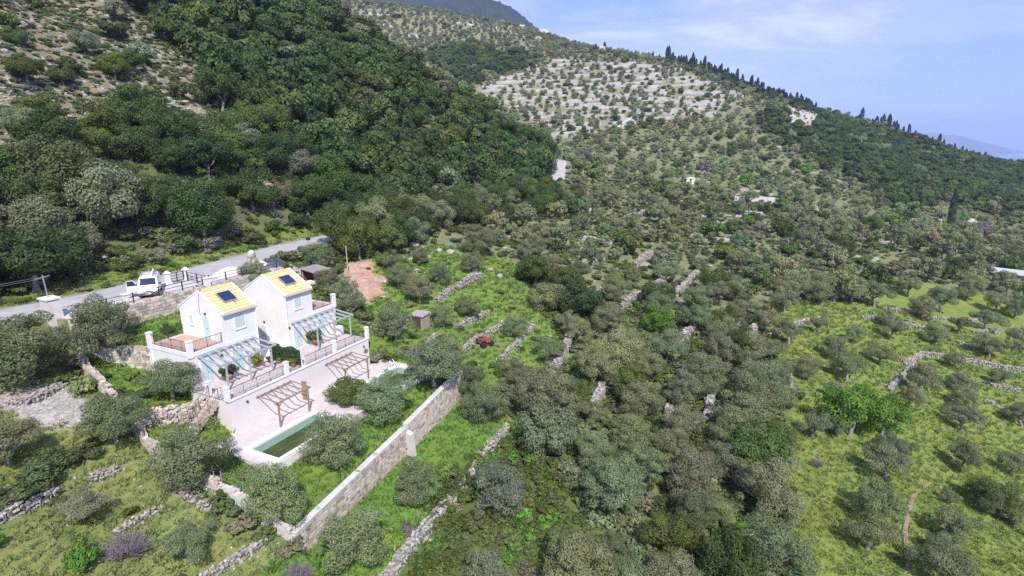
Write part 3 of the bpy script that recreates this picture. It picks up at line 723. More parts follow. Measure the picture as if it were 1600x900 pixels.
for (pu, pv) in pil:
    pm = MB().box(pv - 0.17, pv + 0.17, pu - 0.17, pu + 0.17, T1 + 0.02, T1 + 1.12); pm.box(pv - 0.20, pv + 0.20, pu - 0.20, pu + 0.20, T1 + 1.12, T1 + 1.18)
    part('pillar', pm, M['plaster'], terr)
for k_, (lu) in enumerate((1.6, 10.6, 15.9)):
    part('wall_lamp', MB().box(0.0, 0.12, lu - 0.08, lu + 0.08, T1 - 0.75, T1 - 0.62), M['iron'], terr)
railing([(0.2, -0.12), (5.78, -0.12)], T1 + 0.02, 'long black iron railing below the left blue pergola on the terrace edge')
railing([(6.16, -0.12), (7.75, -0.12)], T1 + 0.02, 'short iron railing on the terrace edge left of the green hedge screen')
railing([(8.1, -0.12), (11.7, -0.12)], T1 + 0.02, 'iron railing on the terrace edge right of the green hedge screen')
railing([(12.1, -0.12), (TE - 0.25, -0.12)], T1 + 0.02, 'iron railing on the terrace edge below the right blue pergola')
railing([(0.1, -0.32), (0.1, -1.05)], T1 + 0.02, 'short side railing by the terrace steps at the nearest corner')
railing([(TE - 0.1, -0.32), (TE - 0.1, -3.2)], T1 + 0.02, 'railing on the far right end of the terrace')
part('end_pier', B(TE - 0.45, TE - 0.02, -3.9, -3.3, T1 + 0.01, T1 + 0.85), M['plaster'], terr)

# garden steps at the near end
st = hthing('garden_steps', -1.5, -1.7, T0, 'tan tiled steps with brown handrail descending from the near terrace corner', 'steps')
nst = 9
for k in range(nst):
    z_ = T1 - 0.03 - (k + 1) * 0.2; u_ = -0.28 * k
    part('step', B(u_ - 0.28, u_, -2.2, -1.2, z_ - 0.45 if k < nst - 1 else z_ - 0.6, z_), M['steptile'], st)
hr = MB(); 
for v_ in (-1.14, -2.26):
    hr.bar((v_, 0.0, T1 + 0.95), (v_, -3.0, T1 - 1.25), 0.05, 0.05); hr.bar((v_, 0.0, T1 + 0.5), (v_, -3.0, T1 - 1.7), 0.03, 0.03)
    for k in range(4):
        f = k / 3 * 0.97; hr.bar((v_, -3.0 * f - 0.02, T1 + 0.95 - 2.2 * f), (v_, -3.0 * f - 0.02, T1 - 0.10 - 2.2 * f), 0.05, 0.05)
part('handrail', hr, M['wood'], st)

# ------------------------------------------------------------------ blue pergolas on the terrace
def blue_pergola(us, ue, posts, label, nr_):
    o = hthing('steel_pergola', (us + ue) / 2, -3, T1, label, 'pergola', 'blue grey steel pergolas')
    vf, zb, zf = -1.45, T1 + 2.62, T1 + 2.32
    part('wall_beam', MB().bar((-4.40, us, zb), (-4.40, ue, zb), 0.09, 0.14), M['bluesteel'], o)
    part('front_beam', MB().bar((-1.80, us - 0.1, zf - 0.02), (-1.80, ue + 0.1, zf - 0.02), 0.09, 0.14), M['bluesteel'], o)
    for k in range(nr_):
        u_ = us + (ue - us) * k / (nr_ - 1)
        part('rafter', MB().bar((-4.38, u_, zb + 0.10), (vf, u_, zf + 0.09), 0.09, 0.13), M['bluesteel'], o)
    for f in ():
        v_ = -4.38 + 2.9 * f; part('purlin', MB().bar((v_, us - 0.05, zb + 0.18 - 0.30 * f), (v_, ue + 0.05, zb + 0.18 - 0.30 * f), 0.035, 0.035), M['bluesteel'], o)
    for u_ in posts: part('post', MB().box(-1.86, -1.74, u_ - 0.06, u_ + 0.06, T1 + 0.004, zf - 0.09), M['bluesteel'], o)
    return o
blue_pergola(0.9, 6.3, (1.45, 3.7, 5.95), 'blue grey steel pergola on the left terrace before the nearer villa', 8)
blue_pergola(10.9, 16.35, (11.55, 13.85, 16.15), 'blue grey steel pergola on the right terrace before the farther villa', 8)

# ------------------------------------------------------------------ pool deck and pools
POOLS = [(-0.9, 5.8), (11.4, 17.6)]
def hole(uc, vc, a, b): return any(uc + a > p0 - 0.34 and uc - a < p1 + 0.34 and vc + b > 2.98 - 0.34 and vc - b < 6.0 + 0.34 for p0, p1 in POOLS)
dk = hthing('pool_deck', 8.3, 3.0, T0 - 1.5, 'pale pink tiled sun deck at the foot of the cream terrace wall', 'deck')
m = B(-2.0, 18.6, 0.0, 2.64, T0 - 1.6, T0 - 0.012)
for a, b in ((-2.0, -1.24), (6.14, 11.06), (17.94, 18.6)): m.box(2.64, 6.42, a, b, T0 - 1.6, T0 - 0.012)
part('deck_base', m, M['concrete'], dk)
tiles(dk, -1.98, 18.58, 0.03, 6.40, T0 + 0.006, 0.5, M['paving'], skip=hole)
def water_mat():
    m, n = new_mat('murky_green_pool_water'); l = n.links.new
    b = n.nodes.new('ShaderNodeBsdfPrincipled'); o = n.nodes.new('ShaderNodeOutputMaterial'); l(b.outputs[0], o.inputs['Surface'])
    t = n.nodes.new('ShaderNodeTexCoord'); x = n.nodes.new('ShaderNodeTexNoise'); x.inputs['Scale'].default_value = 0.9; x.inputs['Detail'].default_value = 5
    r = n.nodes.new('ShaderNodeValToRGB'); r.color_ramp.elements[0].position = 0.3; r.color_ramp.elements[1].position = 0.7
    r.color_ramp.elements[0].color = (0.034, 0.052, 0.012, 1); r.color_ramp.elements[1].color = (0.065, 0.088, 0.024, 1)
    l(t.outputs['Object'], x.inputs['Vector']); l(x.outputs['Fac'], r.inputs[0]); l(r.outputs[0], b.inputs['Base Color'])
    b.inputs['Roughness'].default_value = 0.06; b.inputs['IOR'].default_value = 1.33
    x2 = n.nodes.new('ShaderNodeTexNoise'); x2.inputs['Scale'].default_value = 5; bp = n.nodes.new('ShaderNodeBump'); bp.inputs['Strength'].default_value = 0.25; bp.inputs['Distance'].default_value = 0.03
    l(t.outputs['Object'], x2.inputs['Vector']); l(x2.outputs['Fac'], bp.inputs['Height']); l(bp.outputs[0], b.inputs['Normal'])
    return m
M['poolwater'] = water_mat()
for i, (p0, p1) in enumerate(POOLS):
    o = hthing('swimming_pool', (p0 + p1) / 2, 4.5, T0 - 1.5, ['half-filled green swimming pool nearest the camera beside the timber pergola', 'half-filled swimming pool mostly hidden behind the olive trees on the right'][i], 'pool', 'villa swimming pools')
    c = MB(); q = 0.32
    for a, b, v0, v1 in ((p0 - q, p1 + q, 2.98 - q, 2.98), (p0 - q, p1 + q, 6.0, 6.0 + q), (p0 - q, p0, 2.98, 6.0), (p1, p1 + q, 2.98, 6.0)): c.box(v0, v1, a, b, T0 - 0.10, T0 + 0.10)
    part('coping', c, M['trim'], o)
    s = MB()
    for a, b, v0, v1 in ((p0 - 0.28, p1 + 0.28, 2.70, 2.98), (p0 - 0.28, p1 + 0.28, 6.0, 6.28), (p0 - 0.28, p0, 2.98, 6.0), (p1, p1 + 0.28, 2.98, 6.0)): s.box(v0, v1, a, b, T0 - 1.95, T0 - 0.10)
    s.box(2.98, 6.0, p0, p1, T0 - 1.95, T0 - 1.7)
    part('basin', s, M['poolwall'], o)
    part('outer_wall', B(p0 - 0.3, p1 + 0.3, 6.285, 6.34, T0 - 1.95, T0 - 0.11), M['plaster'], o)
    part('water', B(p0 + 0.002, p1 - 0.002, 2.982, 5.998, T0 - 1.2, T0 - 0.72), M['poolwater'], o)
    ld = MB()
    for du in (0.0, 0.5):
        uu = (p1 - 1.0 if i else p0 + 0.6) + du
        ld.tube([(2.35, uu, T0), (2.35, uu, T0 + 0.75), (2.7, uu, T0 + 0.9), (3.1, uu, T0 + 0.6), (3.12, uu, T0 - 0.6)], 0.022, 6)
    if i: part('ladder', ld, M['alu'], o)

# ------------------------------------------------------------------ timber pergolas on the pool deck
def wood_pergola(us, ue, label):
    o = hthing('timber_pergola', (us + ue) / 2, 1.2, T0, label, 'pergola', 'brown timber pergolas by the pools')
    part('beam', MB().bar((2.25, us - 0.25, T0 + 2.16), (2.25, ue + 0.25, T0 + 2.16), 0.09, 0.12), M['wood'], o)
    part('wall_plate', MB().bar((0.05, us - 0.25, T0 + 2.28), (0.05, ue + 0.25, T0 + 2.28), 0.07, 0.10), M['wood'], o)
    for k in range(6):
        u_ = us - 0.15 + (ue - us + 0.3) * k / 5
        part('rafter', MB().bar((0.06, u_, T0 + 2.40), (2.50, u_, T0 + 2.26), 0.055, 0.09), M['wood'], o)
    for u_ in (us, ue): part('post', MB().box(2.19, 2.31, u_ - 0.06, u_ + 0.06, T0 + 0.004, T0 + 2.09), M['wood'], o)
    for u_, s_ in ((us, 1), (ue, -1)): part('brace', MB().bar((2.25, u_ + 0.05 * s_, T0 + 1.75), (2.25, u_ + 0.40 * s_, T0 + 2.10), 0.06, 0.06), M['wood'], o)
    return o
wood_pergola(2.73, 5.9, 'brown timber pergola over the near pool deck against the cream wall')
wood_pergola(10.6, 13.75, 'brown timber pergola over the far pool deck right of the round shrub')
m = MB().box(0.02, 0.5, 7.35, 7.45, T0, T0 + 1.75); m.box(0.0, 0.55, 7.3, 7.5, T0 + 1.75, T0 + 1.82); m.box(0.1, 0.44, 7.32, 7.35, T0 + 0.2, T0 + 1.6)
hsolo('timber_screen', m, M['wood'], 'narrow brown timber screen on the deck between the two pergolas', 'screen')

# solar panels on the roofs
for i, uc in enumerate((5.25, 12.1)):
    o = hthing('solar_panel', uc, -5.7, EAVE + 0.9, ['dark blue solar panel on the roof of the villa nearer the van', 'dark blue solar panel on the roof of the villa farther from the van'][i], 'solar panel', 'roof solar panels')
    n_ = Vector((0.53, 0, 0.85)).normalized(); d_ = Vector((0.85, 0, -0.53)).normalized(); c_ = Vector((-5.75, uc, EAVE + (APEX - EAVE) * (1.41 / 2.715) * 0.75 + 0.42))
    def slab(w0, l0, z0, z1, off=0):
        ps = []
        for zz in (z0, z1):
            for sx, sy in ((-1, -1), (1, -1), (1, 1), (-1, 1)): ps.append(c_ + d_ * (sx * l0) + Vector((0, sy * w0, 0)) + n_ * zz)
        return MB().hexa(ps)
    part('frame', slab(0.66, 0.62, -0.03, 0.055), M['alu'], o); part('glass', slab(0.61, 0.57, 0.056, 0.066), M['panel'], o)
    lg = MB()
    for sx in (-0.5, 0.5):
        for sy in (-0.5, 0.5):
            p = c_ + d_ * sx + Vector((0, sy, 0)); lg.bar(p - n_ * 0.02, p - Vector((0, 0, 0.30)), 0.04, 0.04)
    part('bracket', lg, M['alu'], o)
    part('pipe', MB().tube([c_ + d_ * 0.6 + Vector((0, 0.2, 0)), c_ + d_ * 0.9 + Vector((0, 0.28, -0.02)), c_ + d_ * 1.0 + Vector((0, 0.3, -0.22))], 0.025, 6), M['grey'], o)

# ------------------------------------------------------------------ retaining wall, road fence, gate
def rubble_np(c, tang, length, height, thick, z, s, seed=0, mor=False, jit=0.22):
    """stone boxes covering both faces and the top of a straight wall piece; returns verts, quads"""
    n_rows = max(1, int(height / s)); out_c = []; out_h = []; nrm = np.array([tang[1], -tang[0]])
    for side in (-1, 1):
        for r in range(n_rows):
            x = -length / 2
            while x < length / 2:
                l_ = s * rng.uniform(0.8, 1.9); hh = height / n_rows
                xc = x + l_ / 2; p = c + tang * xc + nrm * side * (thick / 2 - s * 0.22 + rng.uniform(-.03, .03) * (0.4 if mor else 1))
                out_c.append((p[0], p[1], z + hh * (r + 0.5) + rng.uniform(-.02, .02))); out_h.append((l_ * 0.47, s * 0.26, hh * rng.uniform(0.38, 0.49)))
                x += l_
    nt_ = max(1, int(thick / s))
    for j in range(nt_):
        x = -length / 2
        while x < length / 2:
            l_ = s * rng.uniform(0.8, 1.7); p = c + tang * (x + l_ / 2) + nrm * ((j + .5) / nt_ - .5) * thick * 0.9
            out_c.append((p[0], p[1], z + height + rng.uniform(-.05, .04))); out_h.append((l_ * 0.47, thick / nt_ * 0.47, s * 0.3)); x += l_
    out_c = np.array(out_c); out_h = np.array(out_h); n_ = len(out_c); yaw = math.atan2(tang[1], tang[0])
    if not mor:
        out_c += rng.normal(0, .05, out_c.shape); out_h *= rng.uniform(.7, 1.2, out_h.shape); keep = rng.random(n_) > .06; out_c, out_h = out_c[keep], out_h[keep]; yaw = yaw + rng.normal(0, .35, len(out_c))
    return boxes_np(out_c, out_h, yaw, jit if mor else .38, 0.02 if mor else 0.18)
def stone_wall(P, h, th, label, s=0.26, name='dry_stone_wall', group=None, tops=None, mort=False, msto='stone', mcore='rubblecore', sag=0.0, base=None, ragged=0.0):
    """free polyline wall on the ground: solid core + stones; P = list of (x, y)"""
    P = np.array(P, float); pts = [P[0]]
    for a, b in zip(P[:-1], P[1:]):
        k = max(1, int(np.linalg.norm(b - a) / 1.1))
        pts += [a + (b - a) * (j + 1) / k for j in range(k)]
    pts = np.array(pts)
    if not mort and len(pts) > 3: pts = pts + np.c_[wav(pts[:, 0], pts[:, 1], 4, 4, 2), wav(pts[:, 1], pts[:, 0], 4, 4, 1)] * 0.12
    zb = ground(pts[:, 0], pts[:, 1]) if base is None else np.interp(np.linspace(0, 1, len(pts)), np.linspace(0, 1, len(base)), base)
    if len(pts) > 3 and base is None: zb = np.convolve(np.r_[zb[0], zb, zb[-1]], [.25, .5, .25], 'valid')
    if tops is not None: hh = np.interp(np.linspace(0, 1, len(pts)), np.linspace(0, 1, len(tops)), tops) - zb
    else: hh = np.full(len(pts), h) * (1 + ragged * wav(pts[:, 0] * 2, pts[:, 1] * 2, 7, 5, 4))
    if ragged: hh = hh * np.clip(np.minimum(np.arange(len(pts)), np.arange(len(pts))[::-1]) / 1.2 + 0.35, 0, 1)
    o0 = np.array([pts[:, 0].mean(), pts[:, 1].mean(), zb.min()])
    root = wthing(name, *o0, label, 'wall', group)
    cm = MB(); VV = []; QQ = []; nb = 0
    for i in range(len(pts) - 1):
        a, b = pts[i], pts[i + 1]; Ln = np.linalg.norm(b - a); t = (b - a) / Ln; nrm = np.array([t[1], -t[0]]); h_ = (hh[i] + hh[i + 1]) / 2; z_ = (zb[i] + zb[i + 1]) / 2 - 0.15
        w2 = th / 2 - (0.03 if mort else 0.14); e = 0.004 * (i % 2)
        cs = []
        for zz_ in (0, 1):
            for q, sg in ((a, -1), (a, 1), (b, 1), (b, -1)):
                k_ = i if q is a else i + 1
                cs.append((*(q + nrm * sg * (w2 - e) - o0[:2]), (zb[k_] - 0.5 if zz_ == 0 else zb[k_] + hh[k_] - (0.03 if mort else 0.16)) - o0[2]))
        cm.hexa(cs)
        v, q = rubble_np((a + b) / 2 - o0[:2], t, Ln * 1.02, h_ + 0.15, th + 0.02, z_ - o0[2], s, mor=mort)
        VV.append(v); QQ.append(q + nb); nb += len(v)
    part('core', cm, M[mcore], root)
    if not mort:                                        # stones that have rolled off the wall
        k_ = rng.integers(0, len(pts), int(len(pts) * 7)); off = rng.normal(0, 1, (len(k_), 2)) * (th * 0.75)
        xy = pts[k_] + off + rng.uniform(-.6, .6, (len(k_), 2)); zz = ground(xy[:, 0], xy[:, 1]); sz = s * rng.uniform(.18, .5, (len(k_), 3))
        v, q = boxes_np(np.c_[xy - o0[:2], zz - o0[2] + sz[:, 2] * .5], sz, rng.uniform(0, 6.28, len(k_)), .4, .3); VV.append(v); QQ.append(q + nb); nb += len(v)
    QQ = np.concatenate(QQ); so = link('stones', np_mesh('stones', np.concatenate(VV), QQ, M[msto], tone=np.repeat(rng.random(len(QQ) // 6), 6)), root); so['kind'] = 'stuff'
    return root
def hl(pts): return [tuple(W(u, v)[:2]) for u, v in pts]
stone_wall(hl([(-2.6, -15.35), (19.8, -15.35)]), 0, 0.5, 'tall pale stone retaining wall between the road and the back garden', 0.30, 'retaining_wall', None, [RZ + 0.08, RZ + 0.08], True, 'stonewarm', 'mortar', base=[-17.3, -17.3])
stone_wall(hl([(-2.15, -16.0), (0.35, -10.1)]), 0, 0.4, 'short stone garden wall running from the road wall to the villa deck', 0.26, 'garden_wall', None, [-17.2, -17.1], True, 'stonewarm', 'mortar')
gw = [(u, garden_wall_v(u)) for u in (-4.7, 0, 4.5, 9.0)]
stone_wall(hl(gw), 0, 0.5, 'long straight pale stone wall along the lower edge of the villa garden, near half', 0.30, 'garden_wall', None, [-25.0, -24.75, -24.5, -24.3], True, 'stonewarm', 'mortar', base=[-27.0, -27.0, -27.0, -26.9])
gw2 = [(u, garden_wall_v(u) + 0.0) for u in (9.3, 14.5, 20.1)]
stone_wall(hl(gw2), 0, 0.5, 'long pale stone garden wall, far half that ends at the upright stone end', 0.30, 'garden_wall', None, [-24.1, -23.7, -23.3], True, 'stonewarm', 'mortar', base=[-26.9, -26.2, -25.6])
m = MB()
for (u_, v_), (u2, v2), za, zb_ in [(gw[0], gw[3], -24.93, -24.23), (gw2[0], gw2[2], -24.03, -23.23)]:
    m.hexa([(v_ - .27, u_, za), (v_ + .27, u_, za), (v2 + .27, u2, zb_), (v2 - .27, u2, zb_), (v_ - .27, u_, za + .07), (v_ + .27, u_, za + .07), (v2 + .27, u2, zb_ + .07), (v2 - .27, u2, zb_ + .07)])
hsolo('wall_coping', m, M['concrete'], 'smooth pale coping along the top of the long garden wall', 'coping')
hsolo('wall_buttress', MB().hexa([(garden_wall_v(9.15) - 0.28, 8.95, -27.2), (garden_wall_v(9.15) + 1.0, 8.95, -27.2), (garden_wall_v(9.15) + 1.0, 9.45, -27.2), (garden_wall_v(9.15) - 0.28, 9.45, -27.2), (garden_wall_v(9.15) - 0.28, 8.95, -24.35), (garden_wall_v(9.15) + 0.75, 8.95, -24.75), (garden_wall_v(9.15) + 0.75, 9.45, -24.75), (garden_wall_v(9.15) - 0.28, 9.45, -24.3)]), M['mortar'], 'grey stone buttress where the long garden wall steps up', 'buttress')
stone_wall(hl([(-5.05, -3.0), (-5.05, 1.0), (-5.0, 4.6)]), 0.85, 0.42, 'low stone boundary wall beside the large olive left of the steps', 0.24, 'boundary_wall', None, None, True, 'stonewarm', 'mortar')
stone_wall(hl([(-5.0, 4.9), (-4.7, 11.0)]), 0.75, 0.42, 'low concrete-capped boundary wall at the nearest corner of the garden', 0.24, 'boundary_wall', None, None, True, 'mortar', 'mortar')
stone_wall(hl([(-2.35, -15.9), (-3.4, -11.0), (-4.4, -6.5), (-5.0, -3.1)]), 0.8, 0.42, 'low white stone boundary wall climbing to the tall roadside pillar', 0.24, 'boundary_wall', None, None, True, 'stonewarm', 'mortar')
stone_wall(hl([(-4.7, -4.6), (-2.2, -3.3), (-0.4, -2.7)]), 1.1, 0.9, 'curved dry stone bank beside the garden steps', 0.24, 'garden_wall', None, None, False, 'stonewarm', 'mortar')
hsolo('wall_block', B(-5.4, -4.75, 4.45, 5.05, -25.6, -23.9), M['concrete'], 'pale concrete corner block on the low boundary wall', 'block')

def wire_fence(P, label, h=1.3, step=2.2, rows=3, mat_='galv', group='wire garden fences'):
    P = np.array(P, float); o = wthing('wire_fence', *P[0], float(ground(*P[0])), label, 'fence', group); o0 = np.array(o.location)
    pts = [P[0]]
    for a, b in zip(P[:-1], P[1:]):
        k = max(1, int(round(np.linalg.norm(b - a) / step))); pts += [a + (b - a) * (j + 1) / k for j in range(k)]
    tops = []
    for p in pts:
        z = float(ground(*p)); q = np.array([p[0], p[1], z]) - o0; tops.append(q)
        part('post', MB().tube([q + (0, 0, -0.2), q + (0, 0, h)], 0.035, 6), M[mat_], o)
    for r in range(rows):
        hh = h * (0.25 + 0.72 * r / (rows - 1)); m = MB()
        for a, b in zip(tops[:-1], tops[1:]): m.bar(a + (0, 0, hh), b + (0, 0, hh), 0.012, 0.012)
        part('wire', m, M[mat_], o)
    return o
wire_fence(hl([(-4.9, 5.0), (-4.6, 10.9)]), 'thin wire fence with grey posts on the nearest low boundary wall', 1.5)
wire_fence(hl([(-5.1, -2.9), (-5.1, 1.0), (-5.0, 4.4)]), 'thin wire fence left of the large olive below the steps', 1.5)
wire_fence(hl([(-2.3, -15.4), (-3.4, -11.0), (-4.4, -6.5)]), 'thin wire fence on the white boundary wall near the tall pillar', 1.1)
wire_fence(hl([(17.2, 1.0), (20.2, 3.5), (21.5, 8.5)]), 'thin wire fence at the far right end of the villa garden', 1.2)

def rail_fence(posts, label, h=1.0):
    o = hthing('road_fence', posts[0][0], posts[0][1], RZ + 0.08, label, 'fence', 'black rail fences by the road')
    z = RZ + 0.08
    for r in (0.25, 0.60, 0.95):
        m = MB()
        for (ua, va), (ub, vb) in zip(posts[:-1], posts[1:]): m.bar((va, ua, z + h * r), (vb, ub, z + h * r), 0.035, 0.045)
        part('rail', m, M['iron'], o)
    for u_, v_ in posts: part('post', MB().box(v_ - .045, v_ + .045, u_ - .045, u_ + .045, z - 0.02, z + h * 1.03), M['iron'], o)
    return o
rail_fence([(-1.6, -15.45), (0.6, -15.45), (2.9, -15.45), (5.3, -15.45), (7.7, -15.45), (9.9, -15.45)], 'black three-rail fence on the stone wall in front of the white van')
rail_fence([(10.6, -15.4), (12.6, -15.4), (14.6, -15.4), (16.6, -15.4), (19.4, -15.4)], 'black three-rail fence on the wall behind the right villa roof')
rail_fence([(10.4, -15.7), (10.6, -17.3), (10.85, -19.2)], 'short black rail fence between the white plinth and the gate pillar')
for (u_, v_), lb in (((8.95, -19.6), 'stepped white gate pillar nearer the van'), ((11.0, -19.6), 'stepped white gate pillar on the right of the black gate')):
    o = hthing('gate_pillar', u_, v_, RZ + .05, lb + ' by the road', 'pillar', 'white gate pillars'); z = RZ + .05
    part('plinth', MB().box(v_ - .3, v_ + .3, u_ - .3, u_ + .3, z, z + .25), M['plaster'], o)
    part('shaft', MB().box(v_ - .21, v_ + .21, u_ - .21, u_ + .21, z + .25, z + 1.15), M['plaster'], o)
    part('cap', MB().box(v_ - .28, v_ + .28, u_ - .28, u_ + .28, z + 1.15, z + 1.25).box(v_ - .14, v_ + .14, u_ - .14, u_ + .14, z + 1.25, z + 1.42), M['plaster'], o)
o = hthing('iron_gate', 9.97, -19.6, RZ + .05, 'black iron bar gate between the two white gate pillars', 'gate'); z = RZ + .05
for r in (0.2, 0.5, 0.8, 1.05): part('rail', MB().bar((-19.6, 9.2, z + r), (-19.6, 10.75, z + r), .04, .05), M['iron'], o)
for u_ in (9.25, 9.97, 10.7): part('stile', MB().box(-19.64, -19.56, u_ - .04, u_ + .04, z + .05, z + 1.15), M['iron'], o)
hsolo('white_plinth', B(9.95, 10.55, -15.7, -15.1, RZ - 0.3, RZ + 0.85).box(-15.75, -15.05, 9.9, 10.6, RZ + 0.85, RZ + 0.95), M['plaster'], 'square white plinth on the road wall above the left villa roof', 'pillar')
hsolo('white_plinth', B(2.0, 2.35, -15.6, -15.25, RZ, RZ + 1.05).box(-15.66, -15.19, 1.94, 2.41, RZ + 1.05, RZ + 1.13), M['plaster'], 'white fence pillar above the dark olive by the road wall', 'pillar')
# tall roadside pillar with pole
o = hthing('roadside_pillar', -2.65, -17.7, -17.6, 'tall pale stone pillar with a metal service pole at the left road wall', 'pillar')
part('shaft', MB().hexa([(-18.5, -3.2, -18.2), (-16.0, -3.2, -18.6), (-16.0, -2.2, -18.6), (-18.5, -2.2, -18.2), (-18.1, -3.15, -12.9), (-16.9, -3.15, -12.95), (-16.9, -2.25, -12.95), (-18.1, -2.25, -12.9)]), M['mortar'], o)
part('cap', MB().box(-18.2, -16.8, -3.25, -2.15, -12.96, -12.82), M['plaster'], o)
part('pole', MB().tube([(-17.6, -2.7, -12.9), (-17.65, -2.75, -10.9)], 0.05, 7), M['galv'], o)
part('crossarm', MB().bar((-17.8, -3.3, -11.15), (-17.5, -2.3, -11.0), 0.06, 0.06), M['galv'], o)
c = MB()
for k in range(2):
    pts = []
    for j in range(9):
        f = j / 8; pts.append((-17.7 - 16 * f, -3.2 + 0.8 * k - 24 * f, -11.05 - 0.15 * k - 3.2 * f * (1 - f) - 0.5 * f))
    c.tube(pts, 0.018, 4, False)
part('cable', c, M['grey'], o)

# ------------------------------------------------------------------ van
def van():
    x, y = W(5.9, -17.7)[:2]; z = RZ + 0.055
    o = wthing('parked_van', x, y, z, 'small white van with roof rack and one front door open on the roadside', 'van', rz=math.radians(207)); o.scale = (.95, .95, .95)
    # local: +Y is forward; profile (y, z) of the body swept with tumblehome
    prof = [(-2.1, 0.35), (-2.15, 0.75), (-2.1, 1.25), (-2.02, 1.80), (-1.9, 1.88), (0.55, 1.86), (0.80, 1.80), (1.38, 1.15), (1.52, 1.06), (2.02, 0.90), (2.12, 0.72), (2.14, 0.38)]
    def hw(zz): return 0.90 if zz < 1.1 else 0.90 - (zz - 1.1) * 0.16
    b = MB(); n = len(prof)
    for sg in (-1, 1):
        for (yy, zz) in prof: b.v.append((sg * hw(zz), yy, zz))
    for i in range(n):
        j = (i + 1) % n; b.f.append((i, j, n + j, n + i))
    b.f.append(tuple(range(n))[::-1]); b.f.append(tuple(n + i for i in range(n)))
    body = part('body', b, M['van'], o)
    me = body.data
    bev = body.modifiers.new('bevel', 'BEVEL'); bev.width = 0.05; bev.segments = 2; bev.limit_method = 'ANGLE'
    def quad(name, ps, m_, par=o, off=0.012):
        nrm = (Vector(ps[1]) - Vector(ps[0])).cross(Vector(ps[2]) - Vector(ps[0])).normalized()
        k = MB().hexa([Vector(p) - nrm * 0.02 for p in ps] + [Vector(p) + nrm * off for p in ps]); return part(name, k, m_, par, root=o)
    quad('windscreen', [(-0.70, 1.345, 1.19), (0.70, 1.345, 1.19), (0.64, 0.83, 1.765), (-0.64, 0.83, 1.765)][::1], M['glass'])
    for sg in (-1, 1):
        q = [(sg * 0.895, 1.18, 1.16), (sg * 0.895, 0.15, 1.16), (sg * 0.80, 0.15, 1.70), (sg * 0.80, 0.72, 1.70)]
        quad('side_window', q if sg < 0 else q[::-1], M['glass'])
        q = [(sg * 0.895, 0.05, 1.16), (sg * 0.895, -0.85, 1.16), (sg * 0.80, -0.85, 1.70), (sg * 0.80, 0.05, 1.70)]
        quad('rear_side_panel', q if sg < 0 else q[::-1], M['van'])
        for yy in (1.32, -1.35):
            wv = MB(); 
            for xx, r in ((sg * 0.70, 0.31), (sg * 0.92, 0.31)):
                for k in range(18): wv.v.append((xx, yy + r * math.cos(k * math.pi / 9), 0.31 + r * math.sin(k * math.pi / 9)))
            for k in range(18): wv.f.append((k, (k + 1) % 18, 18 + (k + 1) % 18, 18 + k))
            wv.f += [tuple(range(18)), tuple(range(18, 36))[::-1]]
            wh = part('wheel', wv, M['black'], o)
            rim = MB()
            for xx, r in ((sg * 0.90, 0.19), (sg * 0.935, 0.19)):
                for k in range(14): rim.v.append((xx, yy + r * math.cos(k * math.pi / 7), 0.31 + r * math.sin(k * math.pi / 7)))
            for k in range(14): rim.f.append((k, (k + 1) % 14, 14 + (k + 1) % 14, 14 + k))
            rim.f += [tuple(range(14)), tuple(range(14, 28))[::-1]]; part('rim', rim, M['alu'], wh, root=o)
        quad('headlight', [(sg * 0.84, 2.03, 0.70), (sg * 0.48, 2.105, 0.70), (sg * 0.50, 2.05, 0.86), (sg * 0.82, 1.97, 0.88)][::(1 if sg > 0 else -1)][::-1], M['lamp'], off=0.02)
        part('wing_mirror', MB().box(sg * 0.92 - 0.02, sg * 0.92 + 0.20 * sg if sg > 0 else sg * 0.92 + 0.02, 1.02, 1.12, 1.12, 1.32) if sg > 0 else MB().box(-1.12, -0.90, 1.02, 1.12, 1.12, 1.32), M['grey'], o)
    part('front_bumper', MB().box(-0.88, 0.88, 2.02, 2.22, 0.30, 0.56), M['grey'], o)
    part('grille', MB().box(-0.42, 0.42, 2.10, 2.15, 0.62, 0.74), M['grey'], o)
    part('number_plate', MB().box(-0.26, 0.26, 2.215, 2.235, 0.42, 0.53), M['trim'], o)
    part('bonnet_seam', MB().bar((-0.72, 1.50, 1.085), (0.72, 1.50, 1.085), 0.03, 0.02), M['grey'], o)
    for xx in (-0.62, 0.62): part('rack_bar', MB().bar((xx, -1.7, 2.0), (xx, 0.5, 1.98), 0.05, 0.06), M['alu'], o)
    for yy in (-1.4, -0.6, 0.2): part('rack_crossbar', MB().bar((-0.68, yy, 2.03), (0.68, yy, 2.02), 0.06, 0.05), M['alu'], o)
    part('rack_pipe', MB().tube([(-0.35, -1.8, 2.14), (-0.35, 0.4, 2.12)], 0.10, 10), M['van'], o)
    # front door standing open on the vehicle's right (left in the photograph)
    d = MB(); h0 = Vector((0.90, 1.10, 0)); dv = Vector((0.93, 0.12, 0)).normalized() * 0.95
    e = Vector((0.12, -0.93, 0)).normalized() * 0.05
    def dp(f, zz): return h0 + dv * f + Vector((0, 0, zz))
    d.hexa([dp(0, .4), dp(1, .4), dp(1, 1.15), dp(0, 1.15), dp(0, .4) + e, dp(1, .4) + e, dp(1, 1.15) + e, dp(0, 1.15) + e])
    for a_, b_ in (((0.02, 1.15), (0.38, 1.70)), ((0.38, 1.70), (0.98, 1.70)), ((0.98, 1.70), (0.98, 1.15))): d.bar(dp(*a_) + e / 2, dp(*b_) + e / 2, 0.05, 0.06, (0.1, 0.9, 0))
    dr = part('front_door', d, M['van'], o)
